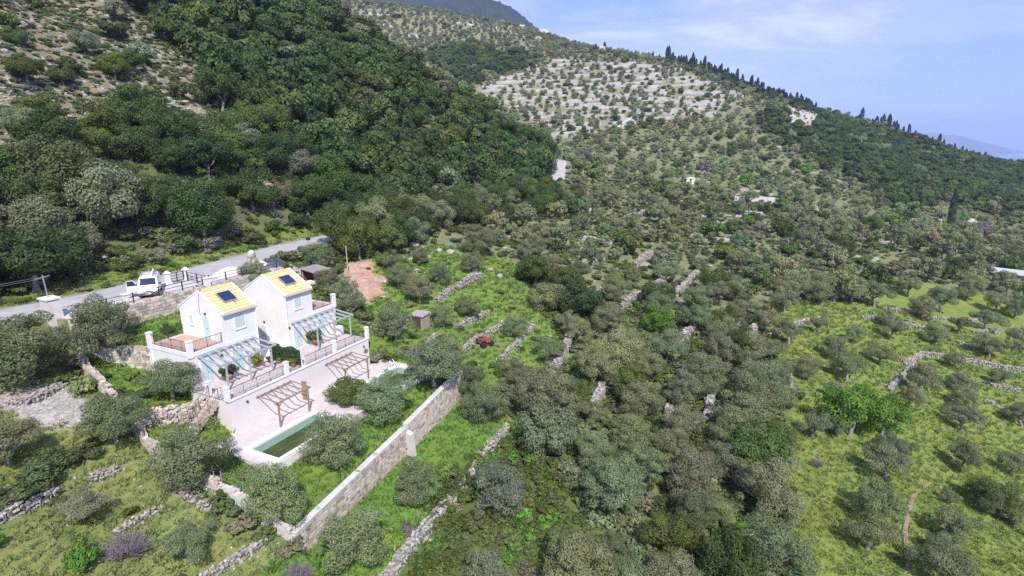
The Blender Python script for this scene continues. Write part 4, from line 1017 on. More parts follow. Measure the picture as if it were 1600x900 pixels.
    part('door_glass', MB().hexa([dp(.06, 1.15) + e * .4, dp(.96, 1.15) + e * .4, dp(.96, 1.67) + e * .4, dp(.38, 1.67) + e * .4, dp(.06, 1.15) + e * .6, dp(.96, 1.15) + e * .6, dp(.96, 1.67) + e * .6, dp(.38, 1.67) + e * .6]), M['glass'], dr, root=o)
    part('floor_pan', MB().box(-0.8, 0.8, -1.9, 1.9, 0.22, 0.38), M['black'], o)
van()

# ------------------------------------------------------------------ building materials by the road
def lumpy(u_, v_, z_, ru, rv, h, seed, name, label, cat, m_, n=26, kind=None, follow=False):
    rg = np.random.default_rng(seed); vs = []; fs = []
    nr_, na_ = 12, n
    for i in range(nr_):
        f = i / (nr_ - 1)
        for k in range(na_):
            t = 2 * math.pi * k / na_; w_ = 1 + 0.16 * math.sin(3 * t + seed) + 0.1 * math.sin(5 * t + 2 * seed)
            vs.append((v_ + rv * f * w_ * math.cos(t), u_ + ru * f * w_ * math.sin(t), z_ - 0.05 + h * (1 - f ** 1.25) * (1 + 0.12 * math.sin(4 * t + seed)) + rg.uniform(-.06, .06) * h * (1 - f ** 2)))
    if follow: vs = [(a, b, c - z_ + float(ground(*W(b, a)[:2]))) for a, b, c in vs]
    for i in range(nr_ - 1):
        for k in range(na_): fs.append((i * na_ + k, i * na_ + (k + 1) % na_, (i + 1) * na_ + (k + 1) % na_, (i + 1) * na_ + k))
    mb_ = MB(); mb_.v = vs; mb_.f = [f[::-1] for f in fs]
    return hsolo(name, mb_, m_, label, cat, kind=kind, smooth=False)
lumpy(15.2, -18.3, RZ + .05, 2.2, 1.2, 0.75, 3, 'gravel_heap', 'heap of white gravel on the roadside apron beside the gate', 'gravel heap', M['sand'])
lumpy(19.2, -18.6, RZ + .05, 1.5, 1.3, 0.95, 5, 'sand_heap', 'smooth white sand heap beside the dark tarpaulin', 'sand heap', M['sand'])
lumpy(20.6, -17.0, RZ + .05, 1.4, 0.9, 0.95, 8, 'tarpaulin_heap', 'dark blue tarpaulin over building material behind the right villa', 'tarpaulin', M['tarp'])
lumpy(25.0, -18.0, RZ + .1, 2.4, 1.3, 0.7, 11, 'rubble_heap', 'pale grey rubble heap at the end of the road wall', 'rubble heap', M['rubblegrey'], 40, follow=True)
# concrete mixer
o = hthing('concrete_mixer', 20.6, -21.0, RZ + .08, 'small grey concrete mixer standing at the road edge', 'mixer'); z = RZ + .08
dm = MB(); cx, cy = -21.0, 20.6
ax = Vector((0.5, -0.3, 0.62)).normalized(); c0 = Vector((cx, cy, z + 0.75))
dm.tube([c0 + ax * t for t in (-.1, 0.0, 0.25, 0.55, 0.85, 0.9)], [0.2, 0.42, 0.5, 0.48, 0.28, 0.26], 14); part('drum', dm, M['concrete'], o, True)
fr = MB()
for sx in (-.35, .35): fr.bar((cx + sx, cy - .5, z), (cx + sx, cy, z + .95), .06, .06); fr.bar((cx + sx, cy + .5, z), (cx + sx, cy, z + .95), .06, .06)
fr.bar((cx - .4, cy, z + .8), (cx + .4, cy, z + .8), .06, .06); part('frame', fr, M['orange'], o)
for sx in (-.42, .42):
    part('wheel', MB().tube([(cx + sx - .04, cy + .5, z + .2), (cx + sx + .04, cy + .5, z + .2)], .2, 12), M['black'], o)
part('motor_housing', MB().box(cx + .3, cx + .6, cy - .2, cy + .2, z + .55, z + .95), M['orange'], o)
# pallets of white blocks behind the far villa
for i, (u_, v_, lb) in enumerate(((22.0, -13.2, 'pallet of white building blocks right behind the farther villa'), (23.6, -12.0, 'lower pallet of white building blocks beside the dark shelter'))):
    gz = float(ground(*W(u_, v_)[:2])); o = hthing('block_pallet', u_, v_, gz, lb, 'block stack', 'stacked white blocks')
    part('pallet', B(u_ - .6, u_ + .6, v_ - .5, v_ + .5, gz - 0.1, gz + .13), M['oldwood'], o)
    for zz in range(3 - i):
        for a in range(3):
            for b_ in range(2):
                q = random.uniform(-.03, .03)
                part('block', B(u_ - .57 + a * .385 + q, u_ - .57 + a * .385 + .37 + q, v_ - .48 + b_ * .49, v_ - .48 + b_ * .49 + .46, gz + .135 + zz * .262, gz + .135 + zz * .262 + .255), M['plaster'], o)
# dark lean-to shelter
gz = float(ground(*W(24.5, -15.0)[:2])); o = hthing('shelter', 24.5, -14.6, gz, 'dark open lean-to shelter with plank roof beside the road wall end', 'shelter')
for a, b_ in ((23.4, -15.6), (25.8, -15.6), (23.4, -13.6), (25.8, -13.6)): part('post', MB().tube([(b_, a, gz - .3), (b_, a, gz + 1.9)], .06, 6), M['oldwood'], o)
part('roof', MB().hexa([(-15.9, 23.1, gz + 2.1), (-13.3, 23.1, gz + 1.75), (-13.3, 26.1, gz + 1.75), (-15.9, 26.1, gz + 2.1), (-15.9, 23.1, gz + 2.17), (-13.3, 23.1, gz + 1.82), (-13.3, 26.1, gz + 1.82), (-15.9, 26.1, gz + 2.17)]), M['bark'], o)
part('back_panel', B(23.3, 25.9, -15.75, -15.68, gz, gz + 2.0), M['red'], o)

# ------------------------------------------------------------------ odd things in the grounds
def on(px, py): return at(px, py)[0]
p = on(544, 432); o = wthing('timber_pole', *p, 'tall bare timber pole standing at the red earth mound', 'pole')
part('pole', MB().tube([(0, 0, -.3), (0, 0, 4.2)], [.09, .07], 8), M['oldwood'], o); part('band', MB().tube([(0, 0, 3.4), (0, 0, 3.5)], .095, 8), M['galv'], o)
p = on(483, 392); o = wthing('road_sign_post', *p, 'small dark post with box at the roadside olive tree', 'post')
part('post', MB().tube([(0, 0, -.3), (0, 0, 1.9)], .05, 6), M['oldwood'], o); part('box', MB().box(-.3, .3, -.1, .1, 1.5, 1.9), M['iron'], o)
p = on(757, 540); o = wthing('garden_tractor', *p, 'red rusty two-wheel tractor parked on the grass by a dry stone wall', 'tractor', rz=0.7)
part('body', MB().hexa([(-.75, -.4, .45), (.75, -.4, .45), (.75, .4, .45), (-.75, .4, .45), (-.65, -.34, 1.15), (.55, -.34, 1.0), (.55, .34, 1.0), (-.65, .34, 1.15)]), M['red'], o)
part('engine', MB().box(.75, 1.15, -.3, .3, .4, .85), M['grey'], o)
for sx, r in ((-.5, .45), (.75, .3)):
    for sy in (-.55, .55): part('wheel', MB().tube([(sx, sy - .1, r), (sx, sy + .1, r)], r, 14), M['black'], o)
part('handlebar', MB().tube([(-.6, -.25, 1.0), (-1.5, -.3, 1.35)], .03, 6).tube([(-.6, .25, 1.0), (-1.5, .3, 1.35)], .03, 6), M['grey'], o)
part('seat', MB().box(-.65, -.25, -.2, .2, 1.15, 1.25), M['black'], o)
part('trailer_bar', MB().bar((.9, -.1, .35), (1.5, -1.4, .1), .12, .1), M['galv'], o)
p = on(657, 508); o = wthing('stone_hut', *p, 'small stone hut with a dark red door and slab roof', 'hut', rz=-0.45)
part('wall', MB().box(-.85, .85, -.8, .8, -.4, 1.35), M['stonewarm'], o); part('roof', MB().hexa([(-1, -.95, 1.35), (1, -.95, 1.35), (1, .95, 1.45), (-1, .95, 1.45), (-1, -.95, 1.5), (1, -.95, 1.5), (1, .95, 1.6), (-1, .95, 1.6)]), M['rubblegrey'], o)
part('door', MB().box(-.62, .62, -.83, -.79, -.2, 1.2), mat('dark_red_door', (0.10, 0.06, 0.065), None, 1, .7), o)
# hedge screen support, flower pots
o = hthing('hedge_screen', 7.95, -2.1, T1, 'green mesh screen overgrown with hedge dividing the two terraces', 'hedge')
part('mesh', B(7.93, 7.97, -4.2, -0.35, T1 + 0.05, T1 + 1.45), M['net'], o)
for v_ in (-4.2, -2.9, -1.6, -0.32): part('post', B(7.9, 7.98, v_ - .04, v_ + .04, T1 + 0.004, T1 + 1.5), M['trim'] if v_ > -1 else M['iron'], o)
HEDGE = o
POTS = []
pot_labels = ['terracotta pot with a leafy plant by the far end of the hedge screen', 'small terracotta pot in the middle of the hedge screen row', 'terracotta pot with trailing plant near the terrace railing', 'terracotta pot closest to the railing beside the hedge screen',
              'large planter with a spiky shrub under the left blue pergola', 'planter with a broad green shrub under the right blue pergola', 'planter of low flowers between the doors under the left pergola']
for i, (u_, v_, r) in enumerate([(7.3, -3.6, .2), (7.45, -2.7, .17), (7.5, -1.6, .18), (7.45, -0.9, .2), (2.95, -3.6, .3), (12.75, -3.4, .32), (6.1, -3.9, .28)]):
    o = hthing('flower_pot', u_, v_, T1 + .004, pot_labels[i], 'pot', 'terrace plant pots')
    part('pot', MB().tube([(v_, u_, T1 + .004), (v_, u_, T1 + r * 1.5), (v_, u_, T1 + r * 1.7)], [r * .7, r, r * 1.1], 12), M['pot'], o, True); POTS.append((o, u_, v_, r))

# ================================================================== PLANTS
def fib(n, rg):
    v = rg.normal(size=(n, 3)); return v / np.linalg.norm(v, axis=1)[:, None]
def leaf_quads(P, N, ln, wd, rg, droop=0.0, updir=None):
    """one leaf-spray quad at each point P with rough normal N"""
    n = len(P); N = N + rg.normal(0, 0.55, (n, 3)); N /= np.linalg.norm(N, axis=1)[:, None]
    a = rg.normal(size=(n, 3)) if updir is None else updir + rg.normal(0, 0.45, (n, 3))
    a = a - (a * N).sum(1)[:, None] * N; a /= np.linalg.norm(a, axis=1)[:, None] + 1e-9; b = np.cross(N, a)
    l_ = (ln * rg.uniform(0.6, 1.3, n))[:, None]; w_ = (wd * rg.uniform(0.6, 1.3, n))[:, None]
    v = np.stack([P - a * l_ * 0.5, P + b * w_ * 0.5 + a * l_ * 0.05, P + a * l_ * 0.5 - np.array([0, 0, droop]), P - b * w_ * 0.5 + a * l_ * 0.05], 1).reshape(-1, 3)
    return v, np.arange(n * 4).reshape(n, 4)
def crown_mesh(name, seed, R, H, zc, nl, nleaf, ln, wd, lobe=(0.30, 0.48), flat=0.75, up=None, mats=None, inner=0.12, hollow=0.55):
    """crown of many leaf sprays gathered on lobes spread through an uneven dome"""
    rg = np.random.default_rng(seed)
    C = []; RR = []
    while len(C) < nl:
        c = rg.uniform(-1, 1, 3)
        q = np.linalg.norm(c * (1, 1, 1.0))
        if q > 0.92 or q < 0.25 or (c[2] < -0.45 and rg.random() < 0.5): continue
        C.append(c * (R, R, H)); RR.append(R * rg.uniform(*lobe))
    C.append(np.zeros(3)); RR.append(R * 0.5)
    C = np.array(C); RR = np.array(RR)
    w_ = RR ** 2 / (RR ** 2).sum(); pick = rg.choice(len(C), int(nleaf * 1.9), p=w_)
    d = fib(len(pick), rg); rad = RR[pick] * rg.uniform(1 - 0.30, 1.06, len(pick)); rad[rg.random(len(pick)) < inner] *= 0.7
    P = C[pick] + d * rad[:, None] * (1, 1, flat)
    # drop sprays buried deep inside other lobes
    dd = np.linalg.norm((P[:, None] - C[None]) / (1, 1, flat), axis=2) / RR[None]
    dd[np.arange(len(P)), pick] = 9
    keep = dd.min(1) > hollow; P, d = P[keep][:nleaf], d[keep][:nleaf]
    N = d + 0.35 * P / np.linalg.norm(P + 1e-6, axis=1)[:, None] + np.array([0, 0, 0.25])
    v, q = leaf_quads(P, N, ln, wd, rg, 0.0, None if up is None else up * (d * (1, 1, 0.4) + (0, 0, 0.8)))
    v[:, 2] += zc
    # tone goes by twig cluster as well as by leaf
    cell = np.floor(P / (R * 0.28)).astype(int); hsh = ((cell * (73856093 % 9973, 19349663 % 9967, 83492791 % 9949)).sum(1) * 7919 % 1000) / 1000.0
    tone = np.clip(0.5 * hsh + 0.5 * rg.random(len(P)), 0, 1)
    return np_mesh(name, v, q, mats or M['leaf'], tone=tone)
def trunk_mesh(name, seed, h, r, nb, spread, lean=0.25):
    rg = np.random.default_rng(seed); m = MB()
    top = Vector((rg.uniform(-lean, lean), rg.uniform(-lean, lean), h * 0.45))
    m.tube([(0, 0, -0.3), (rg.uniform(-.05, .05), rg.uniform(-.05, .05), h * 0.15), top * 0.6 + Vector((0, 0, h * .05)), top], [r * 1.35, r, r * 0.85, r * 0.75], 8)
    for k in range(nb):
        t = 2 * math.pi * (k + rg.uniform(-.3, .3)) / nb; e = top + Vector((math.cos(t) * spread, math.sin(t) * spread, h * rg.uniform(0.3, 0.55)))
        mid = top.lerp(e, 0.5) + Vector((0, 0, -0.08 * h + rg.uniform(-.1, .1)))
        m.tube([top * 0.9, mid, e], [r * 0.55, r * 0.35, r * 0.12], 6)
        for q in range(4):
            e2 = mid + Vector((rg.uniform(-1, 1) * spread * .6, rg.uniform(-1, 1) * spread * .6, h * rg.uniform(.15, .4))); m.tube([mid, e2], [r * .25, r * .07], 5)
    return m.mesh(name, M['bark'])
VAR = {}
def kindset(k, lod, crowns, trunks): VAR[(k, lod)] = list(zip(crowns, trunks))
# olive: R 2.6, height about 4.6; oak: R 3.2, height about 5.8
ol_tr = [trunk_mesh('trunk', 100 + i, 3.2, 0.19, 6, 1.55) for i in range(5)]
kindset('olive', 0, [crown_mesh('crown', 200 + i, 2.45, 2.15 + 0.2 * (i % 3), 2.5, 30 + 3 * i, 11500, 0.21, 0.068, (0.13, 0.36), up=1.0, hollow=0.7) for i in range(5)], ol_tr)
kindset('olive', 1, [crown_mesh('crown', 230 + i, 2.45, 2.0 + 0.15 * i, 2.5, 24 + 2 * i, 1900, 0.46, 0.20, (0.16, 0.36), up=0.8, hollow=.7) for i in range(4)], ol_tr[:4])
kindset('openolive', 0, [crown_mesh('crown', 240 + i, 2.5, 1.5, 2.7, 16 + 2 * i, 6500, 0.235, 0.08, (0.16, 0.34), up=1.0, hollow=0.7) for i in range(4)], [trunk_mesh('trunk', 130 + i, 3.4, 0.20, 5, 1.5, 0.5) for i in range(4)])
ok_tr = [trunk_mesh('trunk', 110 + i, 3.6, 0.20, 4, 1.5) for i in range(4)]
kindset('oak', 0, [crown_mesh('crown', 260 + i, 3.1, 2.35 + 0.2 * (i % 2), 2.95, 32 + 3 * i, 10500, 0.23, 0.16, (0.15, 0.40), flat=0.8, hollow=0.65) for i in range(5)], ok_tr + ok_tr[:1])
kindset('oak', 1, [crown_mesh('crown', 280 + i, 3.1, 2.4, 2.95, 18 + 2 * i, 1700, 0.58, 0.46, (0.28, 0.45), flat=0.8) for i in range(4)], ok_tr)
kindset('shrub', 0, [crown_mesh('foliage', 300 + i, 1.0, 0.72, 0.62, 12, 2200, 0.17, 0.09, (0.28, 0.45), up=0.5) for i in range(4)], [trunk_mesh('stem', 120 + i, 0.8, 0.05, 4, .4) for i in range(4)])
kindset('shrub', 1, [crown_mesh('foliage', 310 + i, 1.0, 0.72, 0.62, 9, 520, 0.30, 0.18, (0.30, 0.5), up=0.5) for i in range(4)], [trunk_mesh('stem', 120 + i, 0.8, 0.05, 4, .4) for i in range(4)])
def cypress_mesh(seed, n=1500, ln=0.55, wd=0.22):
    rg = np.random.default_rng(seed); z = rg.uniform(0, 1, n) ** 0.9; t = rg.uniform(0, 6.283, n)
    r = 1.05 * np.sin(np.pi * np.clip(z * 0.86 + 0.12, 0, 1)) ** 0.7 * (1 + 0.16 * np.sin(5 * t + 9 * z + seed) + 0.1 * rg.normal(size=n)) * rg.uniform(.8, 1.02, n)
    P = np.c_[r * np.cos(t), r * np.sin(t), 0.7 + z * 8.6]; N = np.c_[np.cos(t), np.sin(t), 0.25 * np.ones(n)]
    v, q = leaf_quads(P, N, ln, wd, rg, 0, np.tile((0, 0, 1.6), (n, 1)) + N * .4)
    return np_mesh('crown', v, q, M['leaf'], tone=rg.random(n))
kindset('cypress', 1, [cypress_mesh(i) for i in range(3)], [MB().tube([(0, 0, -.3), (0, 0, 3)], [.16, .1], 6).mesh('trunk', M['bark'])] * 3)
VAR[('cypress', 0)] = VAR[('cypress', 1)]; VAR[('openolive', 1)] = VAR[('openolive', 0)]
BASER = dict(olive=2.75, openolive=2.6, oak=3.5, shrub=1.15, cypress=1.15)
def twig_mesh(seed, n=70):
    rg = np.random.default_rng(seed); m = MB()
    for k in range(n):
        t = rg.uniform(0, 6.28); e = rg.uniform(.35, 1.35); l_ = rg.uniform(.7, 1.15)
        d = Vector((math.cos(t) * math.cos(e), math.sin(t) * math.cos(e), math.sin(e))); b = Vector((math.cos(t), math.sin(t), 0)) * .12
        mid = b + d * l_ * .5 + Vector((rg.uniform(-.1, .1), rg.uniform(-.1, .1), 0)); m.tube([b, mid, b + d * l_], [.022, .014, .005], 4, False)
        for q in range(4):
            p_ = b + d * l_ * rg.uniform(.35, .95); m.tube([p_, p_ + Vector((rg.uniform(-.3, .3), rg.uniform(-.3, .3), rg.uniform(.02, .3)))], [.009, .003], 3, False)
    return m.mesh('twigs', M['deadwood'])
TWIG = [twig_mesh(i) for i in range(2)]

TINT = dict(olive=(0.226, 0.268, 0.130), oliveg=(0.192, 0.235, 0.112), oliveb=(0.262, 0.282, 0.142), oak=(0.086, 0.132, 0.037), oakd=(0.062, 0.100, 0.031), oaky=(0.128, 0.172, 0.042), bright=(0.130, 0.266, 0.040),
            purple=(0.243, 0.220, 0.193), brown=(0.215, 0.208, 0.130), cyp=(0.038, 0.063, 0.033), lime=(0.249, 0.328, 0.066), grey=(0.215, 0.251, 0.143), pine=(0.095, 0.138, 0.037), dshrub=(0.119, 0.156, 0.055), farol=(0.209, 0.240, 0.127))
def jitter(c, a=0.14, rg=rng):
    f = 1 + rg.normal(0, a); g = rg.normal(0, 0.05, 3); return tuple(float(max(0.01, c[i] * f * (1 + g[i]))) for i in range(3))
NAMES = dict(olive='olive_tree', openolive='olive_tree', oak='oak_tree', shrub='shrub', cypress='cypress_tree')
CATS = dict(olive='tree', openolive='tree', oak='tree', shrub='shrub', cypress='tree')
def plant(k, x, y, z, r, tint, label, group=None, hs=1.0, lod=0, name=None, cat=None, vi=None, rz=None):
    s = r / BASER[k]; root = bpy.data.objects.new(name or NAMES[k], None); COL.objects.link(root)
    root.location = (x, y, z); root.rotation_euler = (0, 0, random.uniform(0, 6.28) if rz is None else rz); sx = random.uniform(.84, 1.19); root.rotation_euler[0] = random.uniform(-.1, .1); root.rotation_euler[1] = random.uniform(-.1, .1); root.scale = (s * sx, s / sx, s * hs)
    tag(root, label, cat or CATS[k], group)
    vs = VAR[(k, lod)]; cm, tm = vs[random.randrange(len(vs)) if vi is None else vi % len(vs)]
    t = bpy.data.objects.new('trunk' if k != 'shrub' else 'stem', tm); COL.objects.link(t); t.parent = root
    c = bpy.data.objects.new('crown' if k != 'shrub' else 'foliage', cm); COL.objects.link(c); c.parent = root; c.color = (*tint, 1)
    return root
PLACED = []          # (x, y, r) of everything planted by hand
def pxplant(k, cx, cy, wpx, tint, label, group=None, hs=1.0, lod=0, **kw):
    """a plant whose crown shows at (cx, cy), wpx wide in the photograph: set down on the ground below it"""
    p, d = at(cx, cy + 0.36 * wpx); r = wpx / 2 * d / F
    PLACED.append((p[0], p[1], r)); return plant(k, p[0], p[1], p[2], r, jitter(TINT[tint], 0.06), label, group, hs, lod, **kw)

G1 = 'trees around the villas'
for a in [
    ('olive', 178, 506, 118, 'oliveg', 'dark rounded olive tree right below the stone road wall'),
    ('olive', 30, 545, 150, 'oliveg', 'large olive tree at the left edge below the road'),
    ('olive', 270, 595, 88, 'oliveg', 'dark olive tree left of the terrace corner below the brown deck'),
    ('olive', 182, 652, 105, 'oliveg', 'olive tree left of the garden steps, outside the boundary wall'),
    ('olive', 316, 702, 132, 'olive', 'large olive tree hiding the near end of the green pool'),
    ('olive', 526, 682, 108, 'olive', 'rounded olive tree in front of the green pool'),
    ('olive', 434, 766, 112, 'olive', 'spreading olive tree near the lower garden wall corner'),
    ('olive', 550, 832, 118, 'olive', 'olive tree outside the long stone wall at the bottom'),
    ('olive', 648, 752, 88, 'olive', 'small olive tree outside the long stone wall near the buttress'),
    ('olive', 604, 618, 100, 'olive', 'olive tree between the far pool and the garden wall'),
    ('olive', 680, 570, 112, 'olive', 'broad olive tree at the far end of the garden wall'),
    ('olive', 618, 505, 74, 'oliveg', 'round olive tree on the grass right of the terrace end'),
    ('olive', 690, 492, 46, 'olive', 'slim olive tree on the grass terraces beside the small stone hut'),
    ('olive', 656, 452, 58, 'oliveb', 'bushy olive tree above the small stone hut'),
    ('olive', 622, 432, 50, 'olive', 'olive tree just right of the red earth mound'),
    ('olive', 685, 428, 44, 'oliveg', 'small olive tree above the broad dry stone terrace wall'),
    ('olive', 655, 398, 38, 'olive', 'small olive tree between pale boulders above the terraces'),
    ('olive', 605, 405, 42, 'oliveg', 'small olive tree above the red earth mound'),
    ('olive', 740, 410, 44, 'oliveg', 'dark small olive tree at the top of the grass terraces'),
    ('olive', 735, 480, 46, 'olive', 'thin olive tree on the middle grass terrace'),
    ('olive', 805, 510, 46, 'olive', 'olive tree beside the red tractor terrace wall'),
    ('olive', 500, 402, 58, 'oliveg', 'olive tree at the road end above the right villa'),
    ('olive', 545, 462, 66, 'oliveb', 'brownish olive tree behind the right villa upper deck'),
    ('olive', 512, 440, 50, 'brown', 'half-bare brownish tree right behind the farther villa'),
    ('olive', 405, 426, 52, 'olive', 'olive tree growing at the road fence between the two roofs'),
    ('olive', 760, 628, 84, 'olive', 'olive tree just right of the end of the garden wall'),
    ('olive', 800, 585, 66, 'olive', 'olive tree behind the one at the end of the garden wall'),
    ('openolive', 855, 545, 54, 'olive', 'sparse olive tree on the right-hand grass terrace'),
    ('oak', 850, 668, 108, 'grey', 'large round grey-green tree right of the rubble wall'),
    ('olive', 783, 765, 108, 'grey', 'wide grey-green bushy tree beside the long rubble wall'),
    ('olive', 760, 890, 92, 'grey', 'pale grey-green tree at the bottom right of the rubble wall'),
    ('olive', 890, 872, 130, 'olive', 'large olive tree at the bottom centre of the view'),
    ('olive', 15, 690, 100, 'oliveb', 'grey-brown olive tree at the left edge below the scree'),
]:
    o = pxplant(*a[:5], a[5], G1); o.location.z -= 0.16 * o.scale[2] * 2.6
pxplant('openolive', 128, 778, 92, 'oliveb', 'low brownish olive bush in the lower left meadow', G1, hs=0.6)
pxplant('openolive', 305, 830, 92, 'oliveg', 'low spreading bush below the boundary wall corner', G1, hs=0.6)
GS = 'garden and meadow shrubs'
for a in [
    ('shrub', 818, 694, 34, 'pine', 'small upright dark green shrub beside the large grey-green tree', 1.5),
    ('shrub', 205, 583, 32, 'lime', 'yellow-green shrub below the villa deck wall', 1.1),
    ('shrub', 158, 586, 32, 'oaky', 'low green shrub at the foot of the white boundary wall', .8),
    ('shrub', 185, 612, 40, 'oak', 'clipped green hedge shrub left of the dark olive', .8),
    ('shrub', 218, 610, 40, 'oak', 'green hedge shrub touching the dark olive tree', .8),
    ('shrub', 262, 512, 24, 'oakd', 'dark palm-like shrub behind the left villa gable', 1.1),
    ('shrub', 250, 648, 30, 'bright', 'bright green bush on the bank by the garden steps', .7),
    ('shrub', 285, 640, 26, 'bright', 'small bright green bush near the garden steps', .7),
    ('shrub', 392, 738, 44, 'grey', 'silvery grey shrub beside the corner of the pool deck', .9),
    ('shrub', 350, 760, 30, 'oaky', 'green shrub in front of the large olive by the pool', .8),
    ('shrub', 590, 548, 40, 'grey', 'silvery shrub at the far right end of the pool deck', .8),
    ('shrub', 612, 552, 36, 'oaky', 'green shrub beside the silvery one behind the far pool', .8),
    ('shrub', 565, 540, 30, 'dshrub', 'dark low shrub at the right end of the terrace', .8),
    ('shrub', 638, 822, 26, 'purple', 'dark purple rounded shrub outside the long garden wall', 1.0),
    ('shrub', 478, 818, 22, 'purple', 'small dark purple shrub inside the garden wall corner', .8),
    ('shrub', 570, 493, 28, 'purple', 'low purple lavender patch on the grass behind the right terrace', .4),
    ('shrub', 130, 866, 66, 'bright', 'fresh bright green bush at the lower left', 1.2),
    ('shrub', 70, 712, 90, 'dshrub', 'dark green bramble thicket below the grey scree', .7),
    ('shrub', 30, 745, 90, 'dshrub', 'dark bramble thicket at the left edge above the meadow wall', .6),
    ('shrub', 120, 690, 70, 'dshrub', 'bramble thicket between the scree and the left olive', .6),
    ('shrub', 440, 352, 22, 'lime', 'yellow flowering broom bush at the forest edge above the road', 1.0),
    ('shrub', 925, 690, 22, 'bright', 'tiny bright green sapling among the grey olives', 1.5),
    ('shrub', 1170, 818, 46, 'bright', 'bright green bush between the big olives at the lower centre', .9),
    ('shrub', 1150, 498, 26, 'grey', 'pale silvery bush above the grove', 1.0),
]: pxplant(*a[:5], a[5], GS, hs=a[6])
for (cx, cy, wpx, lb) in [(200, 848, 78, 'bare purple-grey twiggy shrub in the lower left meadow'), (465, 895, 60, 'bare twiggy shrub at the bottom edge by the wall corner'), (1275, 722, 26, 'small bare leafless bush on the bright field'), (880, 470, 36, 'bare grey dead branches in the thicket above the grove')]:
    p, d = at(cx, cy + .25 * wpx); o = wthing('bare_shrub', *p, lb, 'shrub', 'leafless shrubs'); s = wpx / 2 * d / F / 1.05; o.scale = (s, s, s * .95); PLACED.append((p[0], p[1], s))
    for k in range(2): c = link('twigs', TWIG[k], o, (0, 0, 0), (0, 0, k * 1.1))
_s = plant('oak', *W(8.75, 3.9, T0 - .35), 2.05, TINT['oaky'], 'large rounded yellow-green shrub on the deck between the two pools', GS, hs=.82, name='shrub', cat='shrub', vi=1); _s.rotation_euler[0] = _s.rotation_euler[1] = 0
PLACED.append((*W(8.55, 3.7)[:2], 2.1))
# bougainvillea-like hedge leaves on the screen and plants in the pots
hm = []
rg = np.random.default_rng(5); n = 2600
P = np.c_[rg.uniform(-4.2, -0.4, n), 7.95 + rg.choice([-1, 1], n) * rg.uniform(.04, .16, n), T1 + 0.3 + rg.uniform(0, 1, n) ** .6 * 1.25]
P[:, 2] += 0.12 * np.sin(P[:, 0] * 3)
v, q = leaf_quads(P - np.array(ORI[HEDGE]), np.c_[np.zeros(n), np.sign(P[:, 1] - 7.95), .4 * np.ones(n)], .16, .12, rg)
c = link('foliage', np_mesh('foliage', v, q, M['leaf'], tone=rg.random(n)), HEDGE); c.color = (*TINT['oakd'], 1); c['kind'] = 'stuff'
for i, (o, u_, v_, r) in enumerate(POTS):
    c = link('foliage', VAR[('shrub', 0)][i % 4][0], o, (0, 0, r * 1.5)); s = (r * 1.7 if i < 4 else r * 2.3); c.scale = (s, s, s * 1.1)
    c.color = (*jitter(TINT[['oak', 'bright', 'oaky', 'bright', 'oakd', 'oak', 'lime'][i]]), 1)

# right field and slope trees
GF = 'olive trees on the bright green field'
far_l = [
    (1382, 722, 72, 'grey olive tree in the middle of the bright field below the big bright green tree'), (1366, 788, 86, 'leaning dark olive tree in the middle of the bright field'), (1355, 832, 76, 'lowest dark olive tree of the row down the bright field'),
    (1500, 712, 62, 'olive tree standing above the thicket at the right of the field'), (1502, 655, 56, 'olive tree with clear trunk on the upper right field'), (1578, 722, 48, 'olive tree with forked trunk at the right edge'),
    (1480, 776, 30, 'small lone olive tree beside the field path'), (1490, 822, 72, 'open olive tree at the lower right of the field path'), (1468, 850, 52, 'low olive tree near the bottom of the field path'), (1470, 892, 92, 'dark olive tree at the bottom right edge'),
    (1388, 700, 50, 'olive tree touching the lower side of the big bright green tree'), (1420, 700, 26, 'tiny olive tree right of the big bright green tree'), (1268, 665, 52, 'olive tree left of the big bright green tree'), (1310, 668, 44, 'grey tree behind the left side of the big bright green tree')]
for cx, cy, wpx, lb in far_l: pxplant('openolive', cx, cy, wpx, 'oliveg', lb, GF)
pxplant('oak', 1328, 648, 92, 'bright', 'big fresh bright green tree in the middle of the field', GF, hs=1.2); pxplant('oak', 1378, 652, 76, 'bright', 'right half of the pair of fresh bright green trees on the field', GF, hs=1.15)
pxplant('olive', 1552, 778, 74, 'dshrub', 'dark thicket tree on the right side of the field', GF); pxplant('olive', 1525, 765, 50, 'oaky', 'greenish brown tree at the left of the dark thicket', GF); pxplant('olive', 1585, 800, 60, 'oliveb', 'brownish tree at the right of the dark thicket', GF)
pxplant('olive', 1228, 790, 62, 'oliveb', 'pale grey-brown tree at the left border of the bright field', GF); pxplant('olive', 1240, 880, 56, 'oliveb', 'grey tree at the bottom left border of the bright field', GF)
pxplant('olive', 1222, 720, 60, 'oliveb', 'grey olive at the upper left border of the bright field', GF)
up_l = [(1232, 520, 50), (1272, 508, 34), (1332, 523, 36), (1300, 543, 46), (1257, 573, 48), (1322, 577, 56), (1372, 553, 44), (1390, 515, 44), (1462, 522, 44), (1382, 498, 32), (1432, 592, 66), (1490, 562, 36), (1500, 625, 48), (1365, 460, 54), (1418, 446, 48), (1468, 470, 50), (1440, 482, 46), (1545, 540, 50), (1592, 530, 44), (1540, 502, 44), (1498, 508, 34), (1225, 468, 52), (1270, 450, 62), (1556, 592, 34), (1310, 612, 42), (1225, 622, 44), (1596, 650, 48), (1204, 548, 44), (1495, 600, 42), (1420, 620, 46), (1555, 470, 48), (1510, 450, 50), (1585, 480, 46), (1330, 455, 50)]
ORD = 'first second third fourth fifth sixth seventh eighth ninth tenth eleventh twelfth thirteenth fourteenth fifteenth sixteenth seventeenth eighteenth nineteenth twentieth'.split()
